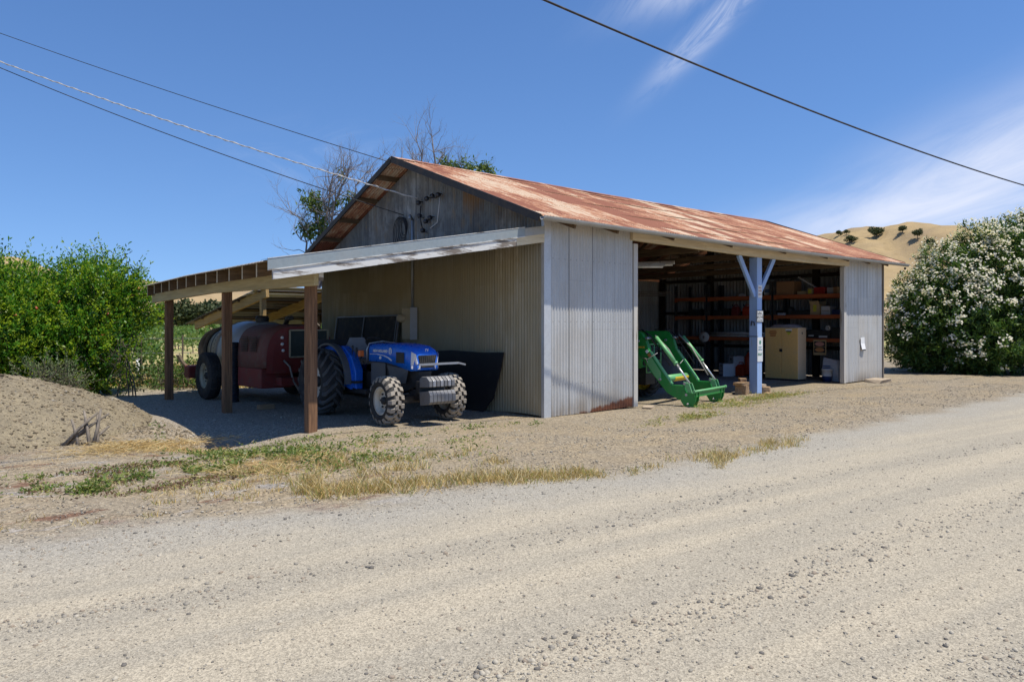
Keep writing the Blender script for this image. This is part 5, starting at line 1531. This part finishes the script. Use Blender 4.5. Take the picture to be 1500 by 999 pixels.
d = 33.; x0 = -3.6
bare_tree(x0, d, 9.5, 'nearly leafless tree rising behind the ridge of the barn roof', 3,
          [(pt(*q, d, x0)[0], pt(*q, d, x0)[1] - 1.0, r) for q, r in (((616, 178), .07), ((634, 172), .10), ((590, 205), .05), ((672, 222), .06), ((690, 232), .05), ((655, 215), .06), ((700, 238), .05), ((605, 200), .05))],
          [(*pt(px, py, d, x0), s, n) for px, py, s, n in ((652, 240, .35, 16), (684, 247, .55, 34), (668, 246, .45, 22), (708, 246, .40, 26), (720, 253, .28, 12), (640, 250, .4, 14))])
d = 27.; x0 = -7.0
bare_tree(x0, d, 7.2, 'thin twiggy tree with a few leaf clusters left of the gable', 12,
          [(pt(*q, d, x0)[0], pt(*q, d, x0)[1] - .55, r) for q, r in (((492, 235), .06), ((515, 222), .07), ((540, 228), .05), ((478, 262), .05), ((432, 290), .045), ((452, 320), .05), ((505, 250), .05), ((550, 240), .05), ((470, 300), .05))],
          [(*pt(px, py, d, x0), s, n) for px, py, s, n in ((455, 290, .32, 26), (462, 305, .30, 18), (470, 330, .40, 26), (452, 340, .25, 14), (492, 297, .22, 10), (500, 258, .15, 5), (478, 342, .3, 16), (445, 332, .2, 10), (515, 290, .2, 8))])

# vines in rows behind, each vine a plant of its own
protos = []
for i in range(3):
    rng = np.random.default_rng(60 + i); n = 150
    P = rng.normal(size=(n, 3)) * np.array([.34, .34, .26]) + np.array([0, 0, .95]); P = P[P[:, 2] > .25]
    V_, F_ = leaf_cards(P, rng.normal(size=P.shape) + np.array([0, 0, .2]), rng.uniform(.12, .22, len(P)), rng.uniform(.09, .15, len(P)), rng)
    protos.append((V_, F_, (rng.random(len(P)) < .4).astype(int)))
meshes = []
for i, (V_, F_, mi) in enumerate(protos):
    m_ = MB(); m_.tube([(0, 0, 0), (.03, .02, .5), (0, 0, .95)], [.03, .025, .02], 5)
    nv = len(V_); Vt = np.concatenate([V_, np.array(m_.v)]); fq = [f for f in m_.f if len(f) == 4]
    Ft = np.concatenate([F_, np.array(fq) + nv]); mt_ = np.concatenate([mi, np.full(len(fq), 2)])
    meshes.append(np_mesh('grapevine', Vt, Ft, ['vine_leaf', 'vine_leaf_light', 'bark'], mt_))
VL = 'leafy grapevine in the rows of the vineyard behind the lean-to'; VG = 'grapevines in the rows behind the lean-to'
rg = random.Random(2); cnt = 0
for i in range(40):
    d = 25 + i * 1.75 + .012 * i * i
    j = 0
    for x in np.arange(-.60 * d, -.22 * d, 2.6 + .03 * d):
        if cnt >= 270: break
        u, v = cam_xy(x + rg.uniform(-.25, .25), d + rg.uniform(-.2, .2))
        if 12.5 > v or (u > -.9 and v < 20): continue
        b = meshes[rg.randrange(3)]
        if cnt < 3: o = meshes[cnt]
        else:
            o = b.copy(); COL.objects.link(o)
        o.location = (u, v, 0); s = rg.uniform(.6, 1.15); o.scale = (s * 1.2, s * 1.2, s); o.rotation_euler = (0, 0, rg.uniform(0, 6.28))
        tag(o, VL, 'grapevine', VG); cnt += 1
# steel stakes and wires of the vineyard fence
pr = None; st = []
for i in range(7):
    x, d = -11.3 + i * 1.05, 20.8 + i * .22
    u, v = cam_xy(x, d)
    if pr is None:
        m_ = MB(); m_.span((-.018, -.018, -.1), (.018, .018, 1.35)); pr = m_.build('fence_stake', 'fence_steel'); o = pr
    else:
        o = pr.copy(); COL.objects.link(o)
    o.location = (u, v, 0); st.append((u, v)); tag(o, 'thin rusty steel stake of the wire fence behind the lean-to', 'stake', 'stakes of the wire fence')
for z, w in ((1.25, 'top'), (.85, 'middle'), (.45, 'lowest')):
    mb = MB(); mb.tube([(u + .02, v, z) for u, v in st], .006, 4); tag(mb.build('fence_wire', 'steel'), w + ' wire of the fence along the vineyard', 'wire')
u, v = cam_xy(-9.05, 23.); mb = MB(); mb.lathe([(0, .05), (.62, .05), (.62, .04)], 10, 'Z'); tag(mb.build('vine_guard', 'white_mark', None, (u, v, 0)), 'white grow tube round a young vine', 'grow tube')
u, v = cam_xy(-11.8, 24.); mb = MB(); mb.lathe([(0, .05), (.55, .05), (.55, .04)], 10, 'Z'); tag(mb.build('vine_guard', 'white_mark', None, (u, v, 0)), 'white grow tube beside the farthest left stake', 'grow tube')

# the far trees: each a trunk and a crown, copied
oaks = []
for i in range(4):
    rng = np.random.default_rng(90 + i); n = 340
    r = thing('oak_tree', 'oak', 'tree', (0, 0, 0))
    c = np.array([[0, 0, .62], [.28, .1, .55], [-.3, 0, .5], [.05, -.25, .48], [.1, .25, .66]]) + rng.normal(size=(5, 3)) * .07
    k_ = rng.integers(0, 5, n); S = sphere_pts(n, rng)
    P = c[k_] + S * np.array([.30, .30, .24]) * rng.uniform(.4, 1., (n, 1)) ** .5
    B_ = np.repeat(P, 4, 0) + rng.normal(size=(n * 4, 3)) * .035
    V_, F_ = leaf_cards(B_, rng.normal(size=B_.shape), rng.uniform(.07, .13, len(B_)), rng.uniform(.05, .09, len(B_)), rng)
    np_mesh('crown', V_, F_, ['oak_leaf', 'oak_leaf_light'], (np.repeat(rng.random(n), 4) < .35).astype(int), r)
    m_ = MB(); m_.tube([(0, 0, -.08), (.02, 0, .2), (0, 0, .5)], [.05, .035, .02], 6); m_.tube([(.01, 0, .2), (.18, .05, .5)], [.025, .012], 5); m_.tube([(.01, 0, .22), (-.2, 0, .48)], [.025, .012], 5); m_.build('trunk', 'bark', r)
    oaks.append(r)
used = set()


def oak(px, d, h, w, label, group=None, ground=None, py=None):
    if py is not None:                              # the nearest place on the slope that shows at this height
        d = next((q for q in range(170, 400, 2) if 475 - (hill_h((px - 750) / 1114 * q, q) - 1.65) * 1114 / q < py), d)
    i = rg.randrange(4)
    if i in used: o = copy_tree(oaks[i])
    else: used.add(i); o = oaks[i]
    x = (px - 750) / 1114 * d; u, v = cam_xy(x, d)
    o.location = (u, v, (hill_h(x, d) - .5) if ground is None else ground); o.scale = (w, w, h) if group else (w * .6, w * .6, h * .72); o.rotation_euler = (0, 0, rg.uniform(0, 6.28))
    tag(o, label, 'tree', group)
    if group is None and 'group' in o: del o['group']
    return o


for px in range(150, 480, 17):
    d = 150 + rg.uniform(-12, 14)
    oak(px + rg.uniform(-5, 5), d, rg.uniform(3.6, 7.2), rg.uniform(5, 8.5), 'dark tree in the line along the far edge of the vineyard', 'far tree line beyond the vineyard', -.2)
for px, py, h, w, lab in ((1284, 349, 7.5, 9, 'largest dark oak on the face of the dry hill'), (1247, 355, 4.5, 8, 'low oak just over the end of the barn roof'), (1322, 341, 5, 5, 'greyish oak near the crest of the dry hill'),
                         (1344, 352, 5.5, 6, 'oak on the dry hill right of the greyish one'), (1362, 363, 5.5, 5, 'oak half hidden behind the top of the oleander'), (1229, 345, 4, 4.5, 'small oak on the skyline over the barn roof'), (1240, 342, 3., 4, 'tiny tree next to the small skyline oak'),
                         (1348, 396, 4, 4.5, 'dark oak low on the hill against the oleander'), (1321, 402, 2.2, 2.6, 'small green shrub low on the dry hill'), (1304, 436, 2.4, 3, 'shrub at the foot of the hill beside the barn corner'), (1328, 422, 3, 4, 'leafy shrub at the left shoulder of the oleander')):
    oak(px, 330, h, w, lab, py=py)
for i in range(4):
    if i not in used:
        for c in list(oaks[i].children): bpy.data.objects.remove(c)
        bpy.data.objects.remove(oaks[i])

# ------------------------------------------------------------------ ground cover
def blades(name, P, H, mats, mi, rng, lean=.35, w=.006, kind='stuff'):
    n = len(P)
    D = unit(np.concatenate([rng.normal(size=(n, 2)) * lean, np.ones((n, 1))], 1))
    S = unit(np.cross(D, rng.normal(size=(n, 3)))); H = H[:, None]
    bend = np.concatenate([rng.normal(size=(n, 2)) * .25, np.zeros((n, 1))], 1) * H
    a = P - S * w; b = P + S * w; m = P + D * H * .55; c = m + S * w * .8; e = m - S * w * .8; t1 = P + D * H + bend
    V = np.stack([a, b, c, e, t1, t1 + S * w * .3], 1).reshape(-1, 3)
    i = np.arange(n)[:, None] * 6
    F = np.concatenate([i + np.array([[0, 1, 2, 3]]), i + np.array([[3, 2, 5, 4]])])
    o = np_mesh(name, V, F, mats, np.concatenate([mi, mi])); tag(o, kind=kind); return o


def zs(P):
    return np.array([max(bump_z(x, y) * 1., mound_h(x, y) if (x < -4.7 and y > 1.4) else -9) for x, y in P])


rng = np.random.default_rng(5)
# dry oat grass along the road edge: tufts
pts = []; hh = []
line = np.array([(-5.95, -2.85), (-5.2, -3.2), (-4.33, -3.40), (-3.7, -3.75), (-3.05, -4.02)])
for k in range(170):
    f = rng.random() ** 1.15; s = f * (len(line) - 1); i = min(int(s), len(line) - 2); c = line[i] + (line[i + 1] - line[i]) * (s - i)
    off = rng.normal() * .13 + (.06 if f < .6 else 0); c = c + np.array([.30, .95]) * off
    m = rng.integers(14, 46); r = rng.uniform(.04, .11)
    pts.append(c + rng.normal(size=(m, 2)) * r); hh.append(rng.uniform(.05, .14, m) * (1.2 - .6 * f) * (rng.uniform(1.3, 2.) if rng.random() < .16 else rng.uniform(.5, 1.1)))
for (cx, cy, n, r, h) in ((-1.37, -4.40, 16, .28, .14), (-1.0, -4.32, 14, .3, .10), (.47, -4.25, 16, .35, .11), (.1, -4.3, 8, .25, .09), (-2.6, -4.1, 6, .3, .08), (-6.5, -2.0, 12, .4, .07), (-5.8, -2.2, 14, .4, .09), (-4.9, -2.4, 20, .5, .12), (-4.4, -1.9, 20, .5, .12), (-5.3, -1.4, 26, .6, .09), (-5.9, -.5, 22, .5, .06), (-6.8, -.9, 14, .5, .05), (-4.7, -.6, 18, .6, .07), (-3.5, -2.3, 10, .5, .10), (-8.2, -2.2, 6, .5, .06), (-7.2, -2.5, 4, .4, .06)):
    for k in range(n):
        c = np.array([cx, cy]) + rng.normal(size=2) * r * np.array([1, .5]); m = rng.integers(14, 30)
        pts.append(c + rng.normal(size=(m, 2)) * .05); hh.append(rng.uniform(.4, 1.2, m) * h)
P2 = np.concatenate(pts); H = np.concatenate(hh); P = np.concatenate([P2, zs(P2)[:, None]], 1)
mi = rng.choice(4, len(P), p=(.46, .38, .12, .04))
blades('dry_grass', P, H, ['dry_blade', 'dry_blade_pale', 'dry_blade_green', 'weed_light'], mi, rng, .5, .0036)


def weeds(name, spots, mats, probs, rng, L=.05, W=.022):
    P = []; D = []
    for (cx, cy, rx, ry, n, h) in spots:
        q = rng.normal(size=(n, 2)) * np.array([rx, ry]) + np.array([cx, cy])
        keep = np.array([mnoise.noise(Vector((a * 2.2, b * 3.2, 4.))) > -.12 for a, b in q]); q = q[keep]
        m = len(q); z = zs(q) + rng.random(m) ** 1.6 * h
        P.append(np.concatenate([q, z[:, None]], 1)); D.append(np.concatenate([rng.normal(size=(m, 2)), rng.uniform(-.1, .9, (m, 1))], 1))
    P = np.concatenate(P); D = np.concatenate(D)
    V_, F_ = leaf_cards(P, D, L * rng.uniform(.6, 1.4, len(P)), W * rng.uniform(.6, 1.3, len(P)), rng)
    tag(np_mesh(name, V_, F_, mats, rng.choice(len(mats), len(P), p=probs)), kind='stuff')


weeds('weeds', [(-5.95, -.35, .40, .18, 850, .06), (-5.75, -.95, .2, .09, 760, .08), (-5.4, .35, .4, .2, 700, .06), (-5.15, -.9, .35, .25, 900, .09), (-4.6, -.4, .5, .3, 600, .08), (-6.55, -.85, .25, .10, 600, .06), (-4.75, -1.7, .4, .25, 800, .10), (-7.45, -1.2, .10, .06, 320, .10),
                (-7.9, -.2, .5, .2, 330, .04), (-8.3, -.9, .4, .15, 260, .04), (-7.2, -.75, .4, .12, 300, .04), (-3.3, -.15, .3, .15, 260, .05), (-1.9, -.2, .25, .12, 210, .07), (-2.7, -1.0, .25, .12, 130, .04), (-.9, -.5, .2, .12, 110, .04),
                (-5.1, .8, .14, .10, 240, .12), (-4.25, .55, .3, .1, 200, .05), (-5.9, 1.9, .06, .06, 70, .3), (-3.6, -1.6, .6, .4, 240, .05)], ['weed', 'weed_light', 'dry_blade_green'], (.6, .3, .1), rng)
weeds('creeping_mat', [(-7.1, -.4, .7, .16, 1500, .025), (-6.6, -.1, .4, .12, 600, .02), (-7.6, -.9, .5, .14, 900, .02), (-6.9, -1.5, .35, .10, 600, .03), (-6.0, -1.6, .3, .1, 600, .03), (-6.1, -1.25, .3, .1, 700, .03)], ['weed_red', 'weed', 'dry_blade_green'], (.62, .2, .18), rng, .035, .016)
weeds('yard_grass', [(1.85, -1.75, .5, .14, 1700, .045), (4.1, -.95, .4, .25, 900, .05), (5.4, -.75, .7, .22, 1700, .06), (6.6, -.65, .6, .2, 1500, .06), (3.5, -1.0, .15, .12, 260, .09), (7.6, -.5, .4, .2, 500, .05), (5.05, -1.2, .3, .2, 300, .05)], ['weed_light', 'dry_blade_green', 'dry_blade'], (.4, .4, .2), rng, .05, .012)
# straw
n = 5200
q = np.concatenate([rng.normal(size=(2600, 2)) * np.array([.50, .22]) + np.array([-6.0, 1.35]), rng.normal(size=(1700, 2)) * np.array([.45, .3]) + np.array([-5.55, -1.3]), rng.normal(size=(900, 2)) * np.array([.35, .25]) + np.array([-6.55, 1.0])])
P = np.concatenate([q, (zs(q) + rng.random(n) ** 2 * .06)[:, None]], 1)
a = rng.uniform(0, 2 * PI, n); D = np.stack([np.cos(a), np.sin(a), rng.normal(size=n) * .22], 1)
V_, F_ = leaf_cards(P, D, rng.uniform(.08, .26, n), .006, rng, .1)
tag(np_mesh('straw', V_, F_, ['straw', 'straw_dark', 'dry_blade_pale'], rng.choice(3, n, p=(.5, .2, .3))), kind='stuff')
# dry grass in the field strip behind
q = rng.uniform(size=(9000, 2)); x = -13.5 + q[:, 0] * 7.0; d = 19.5 + q[:, 1] ** 1.5 * 14
P2 = np.stack([CAM.x + CR.x * x + CF.x * d, CAM.y + CR.y * x + CF.y * d], 1)
keep = np.array([mnoise.noise(Vector((a * .8, b * .8, 1.))) > -.15 and not (u_ > -4.3 and v_ < 9) for (a, b), (u_, v_) in zip(P2, P2)]); P2 = P2[keep]
P = np.concatenate([P2, np.zeros((len(P2), 1))], 1)
blades('field_grass', P, rng.uniform(.08, .3, len(P)), ['dry_blade', 'dry_blade_pale', 'dry_blade_green'], rng.choice(3, len(P), p=(.4, .35, .25)), rng, .5, .014)

# loose gravel: small rocks strewn over road and yard, thicker in the rows between the wheel tracks
def rock_shapes(k, rng):
    out = []
    bm = bmesh.new(); bmesh.ops.create_icosphere(bm, subdivisions=1, radius=1.); base = np.array([v.co[:] for v in bm.verts]); fc = np.array([[v.index for v in f.verts] for f in bm.faces]); bm.free()
    for _ in range(k):
        s = base * (1 + rng.normal(size=(len(base), 1)) * .18) * np.array([1., rng.uniform(.65, 1.), rng.uniform(.45, .75)]); out.append(s)
    return out, fc


def strew(name, P2, size, mats, probs, rng, sink=.25):
    shp, fc = rock_shapes(12, rng); n = len(P2); V = []; F = []; MI = []
    a = rng.uniform(0, 2 * PI, n); z = zs(P2) + .0055 * (P2[:, 1] < -2.2); which = rng.integers(0, 12, n); m_ = rng.choice(len(mats), n, p=probs)
    nv = len(shp[0])
    S = np.stack(shp)[which]                        # n, nv, 3
    c, s = np.cos(a)[:, None], np.sin(a)[:, None]
    X = S[:, :, 0] * c - S[:, :, 1] * s; Y = S[:, :, 0] * s + S[:, :, 1] * c
    V = np.stack([X, Y, S[:, :, 2] + .35 - sink], 2) * size[:, None, None] + np.concatenate([P2, z[:, None]], 1)[:, None, :]
    F = (fc[None] + (np.arange(n) * nv)[:, None, None]).reshape(-1, 3)
    tag(np_mesh(name, V.reshape(-1, 3), F, mats, np.repeat(m_, len(fc))), kind='stuff')


worn('clod', (.27, .215, .14), .95, 0, (.2, .16, .11), .5, 20, .3, .2); worn('clod_dark', (.115, .092, .062), .95, 0, (.17, .14, .1), .5, 20, .3, .2)
worn('gravel_grey', (.29, .26, .21), .9, 0, (.33, .3, .25), .5, 20, .3, .3)
worn('gravel_dark', (.15, .135, .115), .85, 0, (.2, .18, .16), .5, 20, .3, .3)
worn('gravel_pale', (.46, .41, .32), .9, 0, (.34, .3, .25), .5, 20, .3, .3)
worn('gravel_tan', (.31, .25, .185), .9, 0, (.26, .22, .18), .5, 20, .3, .3)
rng = np.random.default_rng(23)
# sample in camera distance so that near stones are dense enough
n = 110000
d = 2.9 * (11. / 2.9) ** rng.random(n); x = rng.uniform(-.76, .76, n) * d
P2 = np.stack([CAM.x + CR.x * x + CF.x * d, CAM.y + CR.y * x + CF.y * d], 1)
e = np.array([road_edge(u) for u in P2[:, 0]]); dd = P2[:, 1] - e
vv = P2[:, 1] + .125 * P2[:, 0]
row = np.exp(-((vv + 5.95 + .1 * np.sin(P2[:, 0])) / .17) ** 2) + np.exp(-((vv + 7.70 + .1 * np.sin(P2[:, 0] * .8)) / .22) ** 2) + .7 * np.exp(-((dd + .45) / .35) ** 2) + .6 * np.exp(-((vv + 9.2) / .25) ** 2)
pn_ = np.array([mnoise.noise(Vector((a * 1.3, b * 1.3, 9.))) for a, b in P2])
pr = np.clip((.20 + .50 * row + .14 * pn_) * np.where(dd > .2, .35, 1.), 0, 1)
k = rng.random(n) < pr
P2, row, d = P2[k], row[k], d[k]
size = np.clip(rng.lognormal(-5.4, .55, len(P2)), .0025, .022) * (.85 + .3 * np.clip(row, 0, 1))
strew('gravel', P2, size, ['gravel_grey', 'gravel_dark', 'gravel_pale', 'gravel_tan'], (.42, .18, .26, .14), rng)
n = 30000; q = np.concatenate([np.stack([rng.uniform(-12, 15, n), rng.uniform(-4.2, 2., n)], 1), np.stack([rng.uniform(-5.5, 0, 4000), rng.uniform(1., 8., 4000)], 1)])
q = q[[(p[0] < 0 or p[1] < -.2) and mnoise.noise(Vector((p[0] * .7, p[1] * 1.1, 3.))) > -.25 for p in q]]
strew('loose_stones', q, np.clip(rng.lognormal(-4.9, .4, len(q)), .004, .026), ['gravel_grey', 'gravel_pale', 'gravel_tan', 'gravel_dark'], (.35, .3, .3, .05), rng)
n = 12000; q = np.stack([rng.uniform(-12, -5.2, n), rng.uniform(1.8, 6, n)], 1)
strew('mound_clods', q, np.clip(rng.lognormal(-4.5, .5, len(q)), .006, .05), ['clod', 'clod_dark', 'gravel_grey'], (.62, .30, .08), rng)

# bundle of weathered sticks leaning together at the foot of the mound
bs = thing('stick_bundle', 'weathered grey sticks leaning together at the foot of the mound', 'sticks', (-6.78, 1.95, 0))
rs = random.Random(3)
zb = mound_h(-6.78, 2.0)
for (a, b) in (((-.32, -.1), (.28, .48)), ((-.26, -.16), (.16, .50)), ((-.20, -.12), (.03, .42)), ((.14, -.14), (-.06, .52)), ((.22, -.1), (.10, .46)), ((.16, -.18), (.20, .55)), ((-.05, -.15), (-.20, .40)), ((.05, -.2), (.26, .30)), ((-.3, .05), (.0, .25))):
    p = CR * a[0] - CF * (.12 + rs.uniform(-.05, .05)); e = CR * b[0] + Vector((0, 0, b[1] + zb)) + CF * rs.uniform(.0, .12)
    p.z = -.02; m = p.lerp(e, .5) + Vector((rs.uniform(-.02, .02), 0, rs.uniform(-.02, .02)))
    MB().tube([p, m, e], [.028, .022, .015], 6).build('stick', 'grey_stick', bs)

# ------------------------------------------------------------------ open pole shed farther back
ps = thing('pole_shed', 'low open shed with slatted tin roof behind the sprayer', 'shed', (0, 0, 0))
V0, V1, Z0, Z1 = 10.9, 17.2, 2.70, 1.66
sz = lambda v: Z0 + (Z1 - Z0) * (v - V0) / (V1 - V0)
for i in range(14):                                 # sheets with a gap between them
    a = V0 + (V1 - V0) * i / 14; b = V0 + (V1 - V0) * (i + .93) / 14
    mb = MB(); mb.beam((-.45, (a + b) / 2, sz((a + b) / 2)), (8.2, (a + b) / 2, sz((a + b) / 2)), (b - a), .02, 0, (0, -(Z1 - Z0), V1 - V0)); mb.build('roof_strip', 'dark_metal' if i > 2 else 'gutter', ps)
for u in (-.28, 1.6, 3.6, 5.6, 7.9):
    mb = MB(); mb.beam((u, V0, sz(V0) - .16), (u, V1 - .6, sz(V1 - .6) - .16), .09, .26); mb.build('rafter', 'yellow_wood', ps)
for v in (V0 + .4, V0 + 1.9, V0 + 3.4, V0 + 4.9):
    mb = MB(); mb.beam((-.4, v, sz(v) - .05), (8.2, v, sz(v) - .05), .09, .05); mb.build('purlin', 'rafter_wood', ps)
for u in (-.28, 3.6, 7.9):
    for v in (V0 + .3, V0 + 3.0) if u < 0 else (V0 + .3, V0 + 3.0, V1 - .9): MB().span((u - .07, v - .07, 0), (u + .07, v + .07, sz(v) - .29)).build('post', 'yellow_wood', ps)

# ------------------------------------------------------------------ sky, sun, camera
SUN = Vector((.17, -.36, 1.)).normalized()
elev = math.asin(SUN.z); az = math.atan2(SUN.x, SUN.y)
w = bpy.data.worlds.new('World'); SC.world = w; w.use_nodes = True
t = NT.__new__(NT); t.t = w.node_tree; t.n = t.t.nodes; t.l = t.t.links
bg = t.n['Background']; bg.inputs[1].default_value = .127
sky = t.node('ShaderNodeTexSky', sky_type='NISHITA'); sky.sun_disc = False; sky.sun_elevation = elev; sky.sun_rotation = az
sky.altitude = 60; sky.air_density = .95; sky.dust_density = .05; sky.ozone_density = 3.2
dv = t.node('ShaderNodeTexCoord').outputs['Generated']
s = t.xyz(dv)
nv = t.node('ShaderNodeVectorMath', operation='NORMALIZE'); t.l.new(t.comb(s[0], s[1], t.math('ADD', t.math('MULTIPLY', s[2], .84), .105)), nv.inputs[0]); t.l.new(nv.outputs[0], sky.inputs['Vector'])
# cirrus: azimuth from the direction the barn lies in, and elevation
rx = t.math('ADD', t.math('MULTIPLY', s[0], CR.x), t.math('MULTIPLY', s[1], CR.y)); ry = t.math('ADD', t.math('MULTIPLY', s[0], CF.x), t.math('MULTIPLY', s[1], CF.y))
A = t.math('ARCTAN2', rx, ry); E = t.math('ARCSINE', s[2])


def streak(ang, fx, fy, sc, det=7):
    c_, s_ = math.cos(ang), math.sin(ang)
    a_ = t.math('ADD', t.math('MULTIPLY', A, c_), t.math('MULTIPLY', E, s_)); b_ = t.math('SUBTRACT', t.math('MULTIPLY', E, c_), t.math('MULTIPLY', A, s_))
    return t.noise(t.comb(t.math('MULTIPLY', a_, fx), t.math('MULTIPLY', b_, fy), 1.7), sc, det, .62, .9)


def patch_mask(a0, e0, ra, re, ang):
    c_, s_ = math.cos(ang), math.sin(ang)
    da = t.math('SUBTRACT', A, a0); de = t.math('SUBTRACT', E, e0)
    p_ = t.math('DIVIDE', t.math('ADD', t.math('MULTIPLY', da, c_), t.math('MULTIPLY', de, s_)), ra); q_ = t.math('DIVIDE', t.math('SUBTRACT', t.math('MULTIPLY', de, c_), t.math('MULTIPLY', da, s_)), re)
    return t.math('EXPONENT', t.math('MULTIPLY', -1., t.math('ADD', t.math('MULTIPLY', p_, p_), t.math('MULTIPLY', q_, q_))))


m1 = t.math('MULTIPLY', t.math('MAXIMUM', patch_mask(.60, .175, .22, .060, .35), patch_mask(.52, .135, .20, .038, .15)), t.ramp(streak(.35, 3., 12., 1.3), .02, .70))
m2 = t.math('MULTIPLY', t.math('MAXIMUM', patch_mask(.268, .372, .085, .014, .70), patch_mask(.285, .425, .11, .022, .25)), t.ramp(streak(.75, 4., 14., 2.2), .25, .62))
m3 = t.math('MULTIPLY', patch_mask(-.26, .21, .10, .03, .2), t.ramp(streak(.2, 4., 10., 2.), .45, .75))
cl = t.math('ADD', t.math('MULTIPLY', m1, 1.05), t.math('ADD', t.math('MULTIPLY', m2, .85), t.math('MULTIPLY', m3, .18)), None, True)
hs = t.node('ShaderNodeHueSaturation'); hs.inputs['Saturation'].default_value = 1.13; hs.inputs['Value'].default_value = 1.; t.l.new(sky.outputs[0], hs.inputs['Color'])
skc = t.mix(1., hs.outputs[0], (.94, .99, 1.13), 'MULTIPLY')
t.l.new(t.mix(cl, skc, (6.0, 6.35, 7.5)), bg.inputs[0])

sl = bpy.data.lights.new('sun', 'SUN'); sl.energy = 5.0; sl.angle = math.radians(.53); sl.color = (1., .945, .845)
so = bpy.data.objects.new('sun', sl); COL.objects.link(so); so.rotation_euler = (-SUN).to_track_quat('-Z', 'Y').to_euler(); so.location = (0, 0, 40)

cd = bpy.data.cameras.new('camera'); cam = bpy.data.objects.new('camera', cd); COL.objects.link(cam); SC.camera = cam
cam.location = CAM; cam.rotation_euler = (PI / 2, 0, math.atan2(-CF.x, CF.y))
cd.sensor_width = 36; cd.lens = 36 * 1114 / 1500; cd.shift_y = -24.5 / 1500; cd.clip_start = .05; cd.clip_end = 9000
vs_ = SC.view_settings; vs_.view_transform = 'Standard'; vs_.look = 'None'; vs_.exposure = .12; vs_.gamma = 1.; vs_.use_curve_mapping = False
SC.display_settings.display_device = 'sRGB'
cy = SC.cycles; cy.max_bounces = 8; cy.diffuse_bounces = 5; cy.glossy_bounces = 3; cy.transmission_bounces = 4; cy.transparent_max_bounces = 6
cy.caustics_reflective = False; cy.caustics_refractive = False; cy.use_denoising = True; cy.sample_clamp_indirect = 6.; cy.blur_glossy = .5
